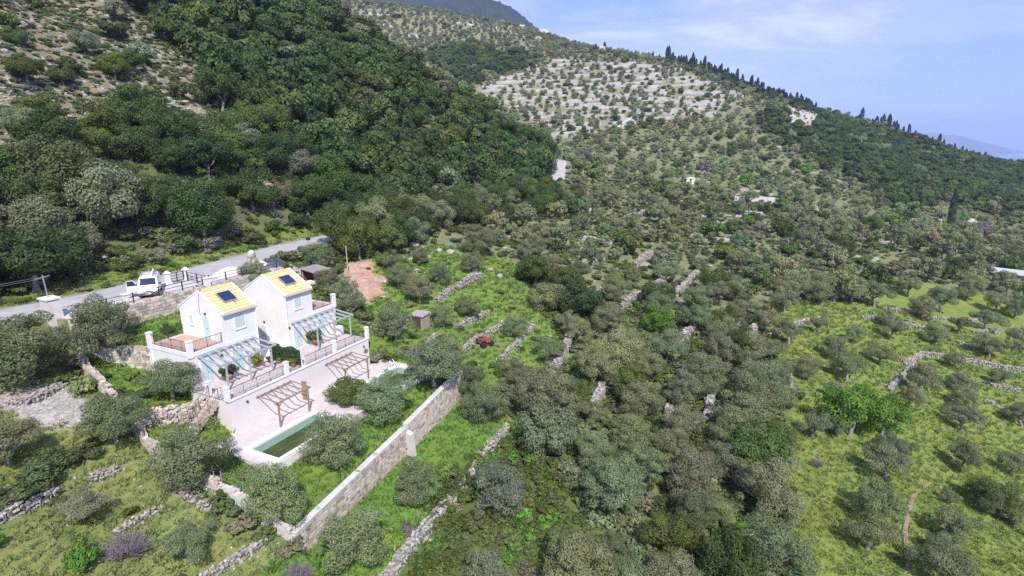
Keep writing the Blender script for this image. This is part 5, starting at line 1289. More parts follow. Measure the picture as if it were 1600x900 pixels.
def rank(i, n):
    '''place in a left-to-right row, counted from the nearer end'''
    if i == 0: return 'leftmost'
    if i == n - 1: return 'rightmost'
    return ORD[i] + ' from the left' if i < n / 2 else ORD[n - 1 - i] + ' from the right'
up_l.sort(); 
for i, (cx, cy, wpx) in enumerate(up_l):
    pxplant('olive' if i % 3 else 'openolive', cx, cy, wpx, ['oliveg', 'olive', 'oliveb'][i % 3], 'olive tree on the stone-walled green terraces above the bright field, ' + rank(i, len(up_l)), 'olive trees on the upper right terraces')
# the thick grove in the centre
gr_l = [(958, 765, 128), (1072, 748, 112), (1050, 835, 112), (1192, 765, 128), (1196, 862, 136), (1060, 660, 74), (1152, 652, 104), (985, 682, 84), (928, 572, 84), (1040, 545, 92), (1000, 628, 84), (1100, 590, 92), (1180, 600, 96), (900, 622, 72), (950, 505, 62), (1010, 575, 70),
        (1125, 545, 66), (1170, 545, 62), (1215, 585, 60), (1030, 480, 58), (1090, 470, 60), (1150, 455, 58), (960, 455, 58), (1130, 720, 84), (1010, 730, 86), (1085, 500, 60), (930, 650, 60), (1210, 690, 74), (985, 545, 60), (1195, 500, 60), (1060, 610, 74), (900, 520, 58), (960, 850, 60), (1120, 800, 70), (1060, 900, 110), (1130, 680, 66)]
plain = sorted(q for j, q in enumerate(gr_l) if j not in (2, 13, 27))
for i, (cx, cy, wpx) in enumerate(gr_l):
    wk = wpx * .9
    t = 'olive' if i not in (2, 13, 27) else 'oaky'
    if t != 'oaky': t = ['olive', 'oliveb', 'grey', 'oliveb', 'oliveg', 'olive', 'olive'][i % 7]
    pxplant('olive', cx, cy, wk, t, 'broad grey-green olive tree in the thick central grove, ' + rank(plain.index((cx, cy, wpx)), len(plain)) if t != 'oaky' else ['yellowish tree low in the thick grove, nearest the bottom', 'yellow-green tree on the left border of the thick grove', 'yellow-green tree on the right border of the thick grove'][(2, 13, 27).index(i)], 'trees of the thick olive grove')
pxplant('oak', 905, 470, 78, 'oakd', 'dark green oak standing over the upper left of the grove', 'trees of the thick olive grove'); pxplant('oak', 885, 440, 60, 'oak', 'dark oak behind the one at the upper left of the grove', 'trees of the thick olive grove')
pxplant('oak', 1158, 545, 46, 'pine', 'upright bright moss-green tree in the upper grove', 'trees of the thick olive grove', hs=1.5)
pxplant('oak', 835, 425, 66, 'oak', 'broad oak at the top right of the grass terraces', 'trees of the thick olive grove'); pxplant('oak', 855, 465, 60, 'olive', 'grey-green tree at the right side of the grass terraces', 'trees of the thick olive grove')
# landmarks farther off
p, d = at(1482, 362); plant('cypress', *p, 1.35, TINT['cyp'], 'tall lone dark cypress standing in the valley at the right', hs=1.5, lod=1)
pxplant('oak', 1362, 352, 38, 'pine', 'round dark stone pine in the valley', 'valley trees', lod=0); pxplant('oak', 1310, 392, 50, 'oak', 'large dark green tree on the slope left of the grey roof', 'valley trees')
pxplant('oak', 1350, 408, 20, 'bright', 'small bright green tree beside the dark slope tree', 'valley trees', lod=1); pxplant('oak', 1235, 423, 24, 'bright', 'small bright green tree above the olive terraces', 'valley trees', lod=1)
pxplant('oak', 1170, 345, 20, 'bright', 'small bright green tree in the mid valley groves', 'valley trees', lod=1)
# forest landmarks on the left hill
for a in [('oak', 45, 190, 62, 'grey', 'round grey-green tree alone on the rocky left slope'), ('oak', 165, 195, 88, 'oaky', 'left oak of the big clump on the rocky slope'), ('oak', 225, 175, 92, 'oak', 'middle oak of the big clump on the rocky slope'), ('oak', 265, 205, 80, 'oakd', 'right oak of the big clump on the rocky slope'), ('oak', 205, 225, 76, 'oak', 'lower oak of the big clump on the rocky slope'),
          ('oak', 50, 355, 116, 'grey', 'large grey-green tree above the road at the left edge'), ('oak', 110, 375, 80, 'grey', 'grey-green tree above the road beside the large left one'), ('oak', 320, 330, 120, 'oak', 'big spreading oak above the road behind the white van'), ('oak', 180, 105, 50, 'oaky', 'small oak high on the rocky slope'), ('oak', 100, 120, 40, 'dshrub', 'small dark oak near the top left rocks'),
          ('oak', 205, 100, 46, 'oak', 'oak bush above the big clump on the rocky slope'), ('oak', 30, 60, 36, 'dshrub', 'dark bush in the top left corner rocks'), ('oak', 380, 220, 60, 'grey', 'grey-green tree right of the pale rocky gully'), ('oak', 712, 212, 42, 'oaky', 'yellow-green oak on the wooded spur'), ('oak', 640, 240, 50, 'oaky', 'yellow-green oak low on the wooded spur'), ('oak', 655, 188, 44, 'oak', 'rounded oak beside pale rocks on the spur')]:
    pxplant(*a[:5], a[5], 'trees on the left hillside')
# bushes along the upper road edge
for i, (cx, cy, wpx, t) in enumerate(sorted([(200, 400, 46, 'oak'), (240, 395, 42, 'grey'), (175, 385, 40, 'dshrub'), (285, 372, 50, 'oak'), (330, 378, 40, 'purple'), (140, 405, 34, 'purple'), (390, 365, 40, 'dshrub'), (430, 352, 36, 'oak'), (470, 340, 40, 'oakd'), (60, 415, 40, 'dshrub'), (10, 420, 50, 'oakd'), (110, 420, 34, 'oaky')])):
    pxplant('shrub', cx, cy, wpx, t, 'leafy bush on the grassy bank along the upper road edge, ' + rank(i, 12), 'bushes above the road')

# trees along the lower road edge that hide the road beyond the villas
_i = 0
for yy in np.arange(85, 192, 4.4):
    k_ = np.interp(yy, ROADP[:, 1], np.arange(len(ROADP))); xx = np.interp(yy, ROADP[:, 1], ROADP[:, 0])
    for off in (4.3, 8.6):
        x_, y_ = xx + off * V3[0] + rng.uniform(-.8, .8), yy + off * V3[1] + rng.uniform(-1.2, 1.2); r_ = rng.uniform(2.6, 3.6)
        PLACED.append((x_, y_, r_)); plant('oak', x_, y_, float(ground(x_, y_)), r_, jitter(TINT[['oak', 'oaky', 'olive', 'oakd'][int(rng.integers(4))]], .1), 'green tree in the row along the lower road edge beyond the villas', 'trees hiding the far road', hs=rng.uniform(1.0, 1.3))
# ------------------------------------------------------------------ scattered trees
GROVEW = [([(1062, 540), (1080, 520), (1102, 498)], 'pale terrace wall inside the upper grove, lower one'), ([(970, 484), (1000, 466), (1036, 444)], 'pale terrace wall inside the upper grove, higher one'), ([(927, 474), (942, 456)], 'short pale wall beside the dark oak over the grove'),
    ([(992, 418), (1018, 398)], 'pale wall patch high in the grove'), ([(975, 345), (1018, 332)], 'pale wall in the middle slope above the grove'), ([(1046, 682), (1044, 645)], 'upright strip of pale wall in the centre of the grove'), ([(1104, 660), (1112, 618)], 'narrow pale wall strip in the right of the grove'),
    ([(858, 592), (872, 572), (884, 548), (890, 530)], 'pale wall piece at the left border of the grove'), ([(925, 655), (936, 625), (942, 605)], 'thin path wall in the left of the grove'), ([(1165, 530), (1192, 512)], 'pale broken wall where the grove meets the green terraces'), ([(1052, 470), (1072, 448), (1090, 430)], 'pale diagonal wall crossing the top of the grove'), ([(905, 425), (925, 405)], 'pale wall above the dark oak over the grove')]
for P_, _ in GROVEW:                     # keep the strip in front of these walls open
    for a_, b_ in zip(P_[:-1], P_[1:]):
        for f in (0, .5, 1):
            q, d = at(a_[0] + (b_[0] - a_[0]) * f, a_[1] + (b_[1] - a_[1]) * f); w_ = q * (1 - 2.2 / d); PLACED.append((w_[0], w_[1], 2.0))
PL = np.array(PLACED)
def scatter(n, r0, r1, seed):
    rg = np.random.default_rng(seed); a = rg.uniform(math.radians(-47), math.radians(47), n); r = np.sqrt(rg.uniform(r0 * r0, r1 * r1, n))
    x, y = np.sin(a) * r, np.cos(a) * r; z = ground(x, y); px, py, d = proj(x, y, z)
    return x, y, z, px, py, d, zone(px, py, d, x, y), rg
SP = dict(oak=(3.6, 3.6), rocky=(8.5, 2.0), upper=(6.2, 2.6), terr=(6.4, 2.25), dark=(4.6, 3.1), rforest=(4.5, 2.9), mid=(5.3, 2.6), grove=(5.4, 2.5), cliff=(11, 1.6), terraces=(99, 2), leftlow=(99, 2), bramble=(99, 2))
trees = []      # x y z r kind tint zone d
class Hash:
    def __init__(s, c): s.c = c; s.g = {}
    def ok(s, x, y, dist):
        k = int(dist / s.c) + 1; i, j = int(x // s.c), int(y // s.c)
        for a in range(i - k, i + k + 1):
            for b in range(j - k, j + k + 1):
                for (qx, qy) in s.g.get((a, b), ()):
                    if (qx - x) ** 2 + (qy - y) ** 2 < dist * dist: return False
        return True
    def add(s, x, y): s.g.setdefault((int(x // s.c), int(y // s.c)), []).append((x, y))
H = Hash(4.0)
for n_, r0, r1, sd_ in ((9000, 28, 130, 1), (26000, 130, 330, 2), (60000, 330, 860, 3)):
    x, y, z, px, py, d, zn, rg = scatter(n_, r0, r1, sd_)
    vis = visible(x, y, z + 6.0, 4)
    inwin = (px > -140) & (px < 1740) & (py < 980) & vis
    vv3 = x * V3[0] + y * V3[1]
    for i in np.nonzero(inwin)[0]:
        s = SP.get(zn[i])
        if s is None or s[0] > 50 or (zn[i] == 'grove' and px[i] < 720): continue
        sp_, r_ = s
        dens = 1.0
        if zn[i] == 'oak':
            dens = 1.0 + 0.35 * (wav(x[i], y[i], 30, 5, 1) < -0.55)
        if zn[i] == 'mid': dens = 1.0 + 0.9 * max(0, wav(x[i], y[i], 45, 6, 2)) + 0.5 * max(0, wav(x[i], y[i], 15, 5, 1))
        if zn[i] == 'grove': dens = 1.0 + 0.85 * max(0, wav(x[i], y[i], 13, 6, 2))
        if zn[i] == 'terr': dens = rg.uniform(.62, 1.35) + 0.25 * wav(x[i], y[i], 30, 5, 4)
        if zn[i] == 'upper': dens = 1.0 + 0.4 * wav(x[i], y[i], 70, 5, 3)
        if not H.ok(x[i], y[i], sp_ * max(.6, dens)): continue
        if len(PL) and d[i] < 240 and (np.hypot(PL[:, 0] - x[i], PL[:, 1] - y[i]) < PL[:, 2] * 0.75 + r_ * 0.55).any(): continue
        H.add(x[i], y[i]); q = rg.random(); rr_ = r_ * rg.uniform(0.62, 1.38)
        zk = zn[i]
        if zk in ('oak', 'dark', 'rforest'):
            k = 'oak'; t = 'oak' if q < .5 else 'oakd' if q < .80 else 'oaky' if q < .90 else 'dshrub' if q < .94 else 'grey' if q < .975 else 'brown'
        elif zk == 'rocky': k = 'oak'; t = 'dshrub' if q < .5 else 'oaky' if q < .7 else 'grey'
        elif zk in ('mid', 'grove'):
            k, t = ('olive', 'olive') if q < .48 else ('olive', 'oliveb') if q < .70 else ('oak', 'oak') if q < .82 else ('olive', 'oliveg') if q < .93 else ('oak', 'oaky') if q < .97 else ('olive', 'purple') if q < .985 else ('oak', 'bright')
        else: k, t = ('olive', 'farol') if q < .75 else ('olive', 'oliveb') if q < .85 else ('oak', 'oak') if q < .97 else ('oak', 'oaky')
        trees.append((x[i], y[i], z[i], rr_, k, t, zk, d[i]))
# cypresses and pines on the skyline ridge
sk = []
rg = np.random.default_rng(9)
for j in range(0, NA):
    col = CUM[:, j]; i = int(np.argmax(col <= col.min() + 0.01)); 
    sk.append((GX[i, j], GY[i, j], GZ[i, j], GPX[i, j], GPY[i, j]))
sk = np.array(sk); sk = sk[np.argsort(sk[:, 3])]
cyp = []
for px in np.r_[np.arange(1040, 1275, 1.45), [1128, 1130, 1160, 1225], np.arange(1338, 1352, 4), np.arange(1362, 1400, 4.5), np.arange(1402, 1540, 9), [930, 944, 1010, 1020, 1030]]:
    px = px + rg.uniform(-1.5, 1.5); gx, gy, gz = (np.interp(px, sk[:, 3], sk[:, k]) for k in range(3))
    back = rg.uniform(-20, 8); f = 1 + back / math.hypot(gx, gy); x_, y_ = gx * f, gy * f; cyp.append((x_, y_, float(ground(x_, y_)), rg.uniform(.7, 1.6), rg.uniform(.5, 1.05) * (1.15 if 1335 < px < 1400 else 1)))
for x_, y_, z_, s_, h_ in cyp:
    plant('cypress', x_, y_, z_, s_ * 1.15, jitter(TINT['cyp'], .15, rg), 'dark narrow cypress on the far skyline ridge', 'cypresses along the far ridge', hs=h_, lod=1)

for px in np.arange(1045, 1285, 1.7):
    px = px + rg.uniform(-1, 1); gx, gy = (np.interp(px, sk[:, 3], sk[:, k]) for k in range(2)); f = 1 + rg.uniform(-34, 6) / math.hypot(gx, gy); x_, y_ = gx * f, gy * f
    trees.append((x_, y_, float(ground(x_, y_)), rg.uniform(2.2, 4.2), 'oak', 'oakd', 'rforest', math.hypot(gx, gy)))
trees.sort(key=lambda t: -t[3] / t[7])
ZL = dict(oak='dark green oak in the dense forest on the left hillside', rocky='small tree on the rocky upper left slope', dark='dark tree in the wooded hollow below the far houses', rforest='dark green tree in the forest on the right-hand ridge', upper='small tree on the far upper hillside', terr='small olive tree on the pale stone terraces of the far hillside',
          mid='tree in the mixed olive groves across the middle slope', grove='tree filling in the thick grove right of the garden walls', cliff='bush at the pale cliff below the skyline')
cnt = {'olive': 0, 'oak': 0}; BUD = {'olive': 300 - 115, 'oak': 300 - 82}; rest = []
for t in trees:
    x, y, z, r, k, tn, zk, d = t
    if cnt[k] < BUD[k]:
        cnt[k] += 1
        lab = ZL[zk] if zk not in ('mid', 'grove') else ZL[zk].replace('tree', {'olive': 'grey-green olive tree', 'oak': 'dark green oak tree'}[k], 1)
        plant(k, x, y, z, r, jitter(TINT[tn], .13), lab, {'oak': 'forest trees of the left hillside', 'grove': 'trees of the thick olive grove', 'mid': 'trees of the middle slope'}.get(zk, 'far hillside trees'), hs=rng.uniform(.85, 1.3), lod=0 if d < 110 else 1)
    else: rest.append(t)

# ------------------------------------------------------------------ stuff: geometry-node scatters
def proto_collection(name, metas):
    c = bpy.data.collections.new(name); obs = []
    for i, me in enumerate(metas):
        o = bpy.data.objects.new('%s_%02d' % (name, i), me); c.objects.link(o); obs.append(o)
    return c
def join_mesh(name, a, b):
    """crown + trunk as one mesh for scattered copies"""
    def get(me):
        v = np.empty(len(me.vertices) * 3, np.float32); me.vertices.foreach_get('co', v); return v.reshape(-1, 3), [tuple(p.vertices) for p in me.polygons]
    va, fa_ = get(a); vb, fb = get(b); me = bpy.data.meshes.new(name)
    me.from_pydata(np.r_[va, vb].tolist(), [], fa_ + [tuple(i + len(va) for i in f) for f in fb])
    me.materials.append(a.materials[0]); me.materials.append(b.materials[0])
    me.polygons.foreach_set('material_index', [0] * len(fa_) + [1] * len(fb))
    tn = np.full(len(fa_) + len(fb), .5, np.float32); ta = np.empty(len(fa_), np.float32); a.attributes['tone'].data.foreach_get('value', ta); tn[:len(fa_)] = ta
    at_ = me.attributes.new('tone', 'FLOAT', 'FACE'); at_.data.foreach_set('value', tn); me.update(); return me
def scatter_object(name, pts, coll, label, cat):
    """pts: rows x y z scale zscale rot r g b"""
    pts = np.array(pts, np.float32); me = bpy.data.meshes.new(name); me.vertices.add(len(pts)); me.vertices.foreach_set('co', pts[:, :3].ravel())
    def attr(n, t, d, vals): a = me.attributes.new(n, t, 'POINT'); a.data.foreach_set(d, np.ascontiguousarray(vals, np.float32).ravel())
    attr('scl', 'FLOAT_VECTOR', 'vector', np.c_[pts[:, 3], pts[:, 3], pts[:, 3] * pts[:, 4]]); attr('rot', 'FLOAT_VECTOR', 'vector', np.c_[np.zeros(len(pts)), np.zeros(len(pts)), pts[:, 5]])
    attr('color', 'FLOAT_COLOR', 'color', np.c_[pts[:, 6:9], np.ones(len(pts))])
    o = link(name, me); g = bpy.data.node_groups.new(name + '_scatter', 'GeometryNodeTree')
    g.interface.new_socket('Geometry', in_out='INPUT', socket_type='NodeSocketGeometry'); g.interface.new_socket('Geometry', in_out='OUTPUT', socket_type='NodeSocketGeometry')
    N = g.nodes.new; gi, go = N('NodeGroupInput'), N('NodeGroupOutput'); ip = N('GeometryNodeInstanceOnPoints'); ci = N('GeometryNodeCollectionInfo')
    ci.inputs['Collection'].default_value = coll; ci.inputs['Separate Children'].default_value = True; ci.inputs['Reset Children'].default_value = True
    ip.inputs['Pick Instance'].default_value = True
    na = N('GeometryNodeInputNamedAttribute'); na.data_type = 'FLOAT_VECTOR'; na.inputs['Name'].default_value = 'scl'
    nb = N('GeometryNodeInputNamedAttribute'); nb.data_type = 'FLOAT_VECTOR'; nb.inputs['Name'].default_value = 'rot'
    l = g.links.new; l(gi.outputs[0], ip.inputs['Points']); l(ci.outputs[0], ip.inputs['Instance']); l(na.outputs[0], ip.inputs['Scale']); l(nb.outputs[0], ip.inputs['Rotation']); l(ip.outputs[0], go.inputs[0])
    md = o.modifiers.new('scatter', 'NODES'); md.node_group = g
    return tag(o, label, cat, kind='stuff')
def rows(ts, k):
    out = []
    for x, y, z, r, kk, tn, zk, d in ts:
        if kk == k: s = r / BASER[k]; out.append((x, y, z, s, rng.uniform(.8, 1.15), rng.uniform(0, 6.28), *jitter(tuple(1.15 * q for q in TINT[tn]), .17)))
    return out
fo = proto_collection('olive_stock', [join_mesh('olive_far', c, t) for c, t in VAR[('olive', 1)]])
fk = proto_collection('oak_stock', [join_mesh('oak_far', c, t) for c, t in VAR[('oak', 1)]])
fs = proto_collection('shrub_stock', [c for c, t in VAR[('shrub', 1)]])
scatter_object('distant_olive_grove', rows(rest, 'olive'), fo, 'distant mass of small grey-green olive trees over the far slopes', 'olive grove')
scatter_object('distant_forest', rows(rest, 'oak'), fk, 'distant mass of dark green oak woods over the far slopes', 'forest')
# low scrub
SCR = dict(grove=(1.25, .85), mid=(2.3, .9), rocky=(.95, .60), oak=(1.5, .9), upper=(5.5, 1.0), terr=(7, .9), bramble=(.8, .7), leftlow=(4.2, .42), gully=(3, .5), terraces=(3.0, .5), verge=(1.7, .5), rforest=(5, 1.2), field=(9, .3), cliff=(5, .9), mound=(3.5, .35))
scr = []; H2 = Hash(1.6)
for n_, r0, r1, sd_ in ((34000, 26, 110, 21), (80000, 110, 250, 22), (22000, 300, 700, 23)):
    x, y, z, px, py, d, zn, rg = scatter(n_, r0, r1, sd_)
    ok = (px > -120) & (px < 1720) & (py < 960) & visible(x, y, z + 1.5, 3)
    for i in np.nonzero(ok)[0]:
        s = SCR.get(zn[i])
        if s is None: continue
        if not H2.ok(x[i], y[i], s[0] * rg.uniform(.8, 1.3)): continue
        H2.add(x[i], y[i]); q = rg.random(); zk = zn[i]
        if zk == 'bramble': t = 'oaky' if q < .55 else 'dshrub' if q < .88 else 'brown' if q < .93 else 'bright'
        elif zk == 'rocky': t = 'dshrub' if q < .25 else 'grey' if q < .62 else 'brown' if q < .76 else 'oaky'
        elif zk in ('verge', 'terraces', 'leftlow', 'field'): t = 'oaky' if q < .45 else 'bright' if q < .65 else 'dshrub' if q < .85 else 'brown'
        else: t = 'dshrub' if q < .35 else 'oaky' if q < .6 else 'brown' if q < .70 else 'olive' if q < .95 else 'purple'
        scr.append((x[i], y[i], z[i] - .08, s[1] * rg.uniform(.55, 1.45), rg.uniform(.55, 1.0), rg.uniform(0, 6.28), *jitter(TINT[t], .16, rg)))
scatter_object('low_scrub', scr, fs, 'low mixed maquis scrub and brambles between the trees', 'scrub')
# grass tufts
def tuft(seed, n=34, h=.34, w=.035, R=.36):
    rg = np.random.default_rng(seed); V_ = []; 
    for k in range(n):
        t = rg.uniform(0, 6.28); r = R * math.sqrt(rg.random()); b = np.array((r * math.cos(t), r * math.sin(t), 0)); a = rg.uniform(0, 6.28); hh = h * rg.uniform(.4, 1.1)
        lean = np.array((rg.uniform(-.5, .5), rg.uniform(-.5, .5), 1)) * hh; s = np.array((math.cos(a), math.sin(a), 0)) * w
        V_ += [b - s, b + s, b + s * .5 + lean * .75, b - s * .5 + lean]
    v = np.array(V_); return np_mesh('tuft', v, np.arange(len(v)).reshape(-1, 4), M['grassleaf'], tone=rg.random(n))
gt = proto_collection('tuft_stock', [tuft(i) for i in range(4)])
GRS = dict(field=.62, leftlow=.62, strip=.55, plot=.55, terraces=.62, verge=.6, bramble=.9, grove=1.4)
gp = []; fl = []; H3 = Hash(.6)
x, y, z, px, py, d, zn, rg = scatter(190000, 26, 135, 31)
u_, v_ = UV(x, y)
blk = ((u_ > -0.1) & (u_ < 16.8) & (v_ > -10) & (v_ < 0.1)) | ((u_ > -2.1) & (u_ < 18.7) & (v_ > -.1) & (v_ < 6.5))
ok = (px > -60) & (px < 1660) & (py < 930) & visible(x, y, z + .5, 3) & ~blk
for i in np.nonzero(ok)[0]:
    s = GRS.get(zn[i])
    if s is None or not H3.ok(x[i], y[i], s * max(.8, d[i] / 60)): continue
    H3.add(x[i], y[i]); zk = zn[i]; lush = wav(x[i], y[i], 7, 5, 1)
    c = {'field': (.165, .225, .055), 'leftlow': (.175, .22, .075), 'strip': (.10, .205, .042), 'plot': (.115, .20, .042)}.get(zk, (.115, .175, .045))
    if lush > .5: c = (c[0] * 1.12, c[1] * 1.0, c[2] * 1.0)
    if lush < -.4: c = (c[0] * .88, c[1] * .98, c[2] * .92)
    gp.append((x[i], y[i], z[i] - .02, rg.uniform(.7, 1.4) * max(1, d[i] / 60), rg.uniform(.4, .85), rg.uniform(0, 6.28), *jitter(c, .06, rg)))
    fp = 0.05 if zk in ('strip', 'plot', 'terraces') else .0
    near = ((px[i] - 612) ** 2 + (py[i] - 832) ** 2 < 28 ** 2) * .8 + ((px[i] - 590) ** 2 + (py[i] - 880) ** 2 < 34 ** 2) * .5
    if rg.random() < fp * (lush > .2) + near: fl.append((x[i], y[i], z[i] + .1, rg.uniform(.5, .9), rg.uniform(.8, 1.1), rg.uniform(0, 6.28), .55, .50, .03))
scatter_object('meadow_grass', gp, gt, 'spring grass covering the meadows, the garden and the field', 'grass')
fm = []
for sd_ in range(2):
    rg = np.random.default_rng(sd_); n = 14; P = np.c_[rg.uniform(-.3, .3, n), rg.uniform(-.3, .3, n), rg.uniform(.1, .35, n)]
    v, q = leaf_quads(P, np.tile((0, 0, 1.), (n, 1)), .10, .09, rg); fm.append(np_mesh('flowers', v, q, M['flower'], tone=rg.random(n)))
scatter_object('yellow_flowers', fl, proto_collection('flower_stock', fm), 'patches of small yellow spring flowers in the grass', 'flowers')

# loose stones
def rock(seed, flat=.7):
    rg = np.random.default_rng(seed); import bmesh
    bm = bmesh.new(); bmesh.ops.create_icosphere(bm, subdivisions=2, radius=1)
    dirs = rg.normal(size=(7, 3)); dirs /= np.linalg.norm(dirs, axis=1)[:, None]; offs = rg.uniform(.55, .9, 7)
    for v in bm.verts:
        p = np.array(v.co); 
        for dd, of in zip(dirs, offs):
            k = p @ dd
            if k > of: p = p - dd * (k - of) * .9
        p *= 1 + rg.uniform(-.05, .05); v.co = (p[0], p[1] * rg.uniform(.95, 1.05), p[2] * flat)
    me = bpy.data.meshes.new('rock'); bm.to_mesh(me); bm.free(); me.materials.append(M['stone']); a = me.attributes.new('tone', 'FLOAT', 'FACE'); a.data.foreach_set('value', [.35 + .11 * (seed % 5)] * len(me.polygons)); return me
ROCKS = [rock(i) for i in range(5)]
rs_ = proto_collection('stone_stock', ROCKS)
STN = dict(gully=(.7, .36), rocky=(.9, .38), oak=(4.2, .5), leftlow=(2.6, .16), scree=(.28, .17), mound=(.5, .20), terraces=(3.2, .22), mid=(7, .6), terr=(5, .6), upper=(8, .8), cliff=(2.6, 1.1), grove=(5, .3), verge=(3, .15))
stn = []; H4 = Hash(.8)
for n_, r0, r1, sd_ in ((90000, 26, 120, 41), (50000, 120, 400, 42)):
    x, y, z, px, py, d, zn, rg = scatter(n_, r0, r1, sd_)
    ok = (px > -100) & (px < 1700) & (py < 950) & visible(x, y, z + .6, 2)
    for i in np.nonzero(ok)[0]:
        s = STN.get(zn[i])
        if s is None: continue
        k = 1.0
        if zn[i] in ('rocky', 'oak', 'leftlow'): k = .55 if wav(x[i], y[i], 13, 6, 3) > .25 else 1.5
        if not H4.ok(x[i], y[i], s[0] * k): continue
        H4.add(x[i], y[i]); stn.append((x[i], y[i], z[i], s[1] * rg.uniform(.5, 1.0) * (1.9 if rg.random() < .07 else 1), rg.uniform(.6, 1), rg.uniform(0, 6.28), 1, 1, 1))
scatter_object('loose_stones', stn, rs_, 'pale limestone rocks scattered over the slopes and scree', 'stones')

# ------------------------------------------------------------------ boulders, mound, dry stone walls
for i, (px, py, w_) in enumerate([(646, 378, 20), (660, 385, 16), (632, 388, 14), (704, 390, 16), (686, 388, 12), (642, 402, 12), (668, 398, 12), (576, 392, 12), (652, 420, 13), (602, 436, 14), (766, 418, 12), (780, 428, 14), (600, 462, 8), (548, 240, 12), (655, 212, 16), (690, 222, 14), (672, 245, 12), (340, 230, 16), (330, 240, 14), (420, 300, 14)]):
    p, d = at(px, py + w_ * .3); s = w_ / 2 * d / F * .85
    o = link('boulder', ROCKS[i % 5], None, (p[0], p[1], p[2] + .1 * s), (0, 0, i * 1.3)); o.scale = (s * 1.15, s, s)
    tag(o, 'pale limestone boulder on the rough slope above the grass terraces' if i < 13 else 'pale limestone boulder among the oaks of the left hillside', 'boulder', 'pale boulders on the slope' if i < 13 else 'pale boulders in the forest')
p, d = at(568, 440); u_, v_ = UV(p[0], p[1]); o = lumpy(float(u_), float(v_), p[2], 3.8, 2.7, 1.0, 4, 'earth_mound', 'heap of reddish earth and rubble above the right villa', 'earth mound', M['redearth'], 44, follow=True)
def pw(pix, h, th, label, s=.26, rag=.25, group='dry stone field walls', name='dry_stone_wall'):
    stone_wall([tuple(at(*q)[0][:2]) for q in pix], h * .68, th * .72, label, s * .88, name, group, ragged=rag)
pw([(-30, 825), (0, 812), (35, 795), (88, 774)], .75, .8, 'dry stone wall crossing the lower left meadow from the left edge', .22)
pw([(-20, 782), (14, 771)], .6, .7, 'short stone wall end at the left edge above the meadow wall', .22)
pw([(182, 834), (212, 815), (248, 798)], .55, .6, 'short dry stone wall above the bare purple shrub', .2)
pw([(275, 768), (300, 778), (330, 795)], .45, .9, 'tumbled white stones below the boundary wall corner', .2)
pw([(315, 908), (360, 882), (412, 848)], .5, .8, 'tumbled dry stone wall at the bottom edge left of centre', .2)
pw([(138, 748), (160, 742), (182, 734)], .5, 1.0, 'small heap of stones in the meadow left of the boundary wall', .2)
pw([(12, 628), (50, 628), (95, 603)], .6, 1.3, 'grey stone bank at the left above the scree', .2)
pw([(598, 912), (640, 862), (668, 825), (702, 788), (722, 765)], .75, 1.1, 'long rubble wall running up from the bottom edge, lower part', .24)
pw([(728, 752), (752, 720), (776, 690), (792, 668)], .7, .8, 'long rubble wall behind the thin fence, upper part', .24)
pw([(681, 472), (707, 455)], 1.0, 1.0, 'left piece of the broad pale dry stone terrace wall', .24)
pw([(711, 452), (750, 430)], 1.0, 1.0, 'right piece of the broad pale dry stone terrace wall', .24)
pw([(712, 510), (735, 503), (762, 488)], .6, .7, 'dry stone terrace wall below the thin olive tree', .24)
pw([(720, 548), (745, 532), (790, 505), (800, 498)], .7, .7, 'dry stone terrace wall behind the red tractor', .24)
pw([(783, 562), (806, 540), (836, 508)], .75, .6, 'dry stone terrace wall right of the red tractor', .24)
pw([(662, 542), (682, 522)], .5, .5, 'short dry stone wall behind the slim olive tree', .24)
pw([(1412, 572), (1440, 556), (1482, 561), (1540, 571), (1605, 580)], 1.0, .8, 'long curved pale dry stone wall at the right of the green terraces', .28, .1)
pw([(1388, 612), (1408, 592), (1428, 568)], .9, .7, 'dry stone wall dropping from the curved wall corner', .26)
pw([(1200, 525), (1235, 512), (1280, 500)], 1.0, .8, 'pale rocky wall at the upper left of the green terraces', .3)
pw([(1310, 464), (1342, 465)], .8, .7, 'short white wall above the green terraces', .28)
pw([(1345, 495), (1385, 505), (1446, 514)], .9, .7, 'dry stone wall across the middle of the green terraces', .28)
pw([(1380, 482), (1428, 492)], .7, .6, 'thin white wall line on the upper green terraces', .28)
pw([(1445, 497), (1490, 502), (1545, 503)], .7, .6, 'stone wall line behind the upper right olives', .28)
pw([(1520, 520), (1562, 518)], .7, .6, 'short pale wall at the far right terraces', .28)
pw([(1532, 597), (1560, 606), (1592, 612)], .8, .7, 'short dry stone wall under the curved wall', .26)
pw([(1495, 535), (1530, 545)], .6, .6, 'low stone line right of the green terraces', .26)
pw([(1232, 578), (1234, 595), (1237, 612)], .7, .5, 'narrow upright wall at the left of the green terraces', .26)
pw([(1535, 622), (1552, 632), (1566, 640)], .3, 1.4, 'flat pale rubble patch on the right field', .22)
for P_, lb in GROVEW: pw(P_, 1.9, 1.1, lb, .32)
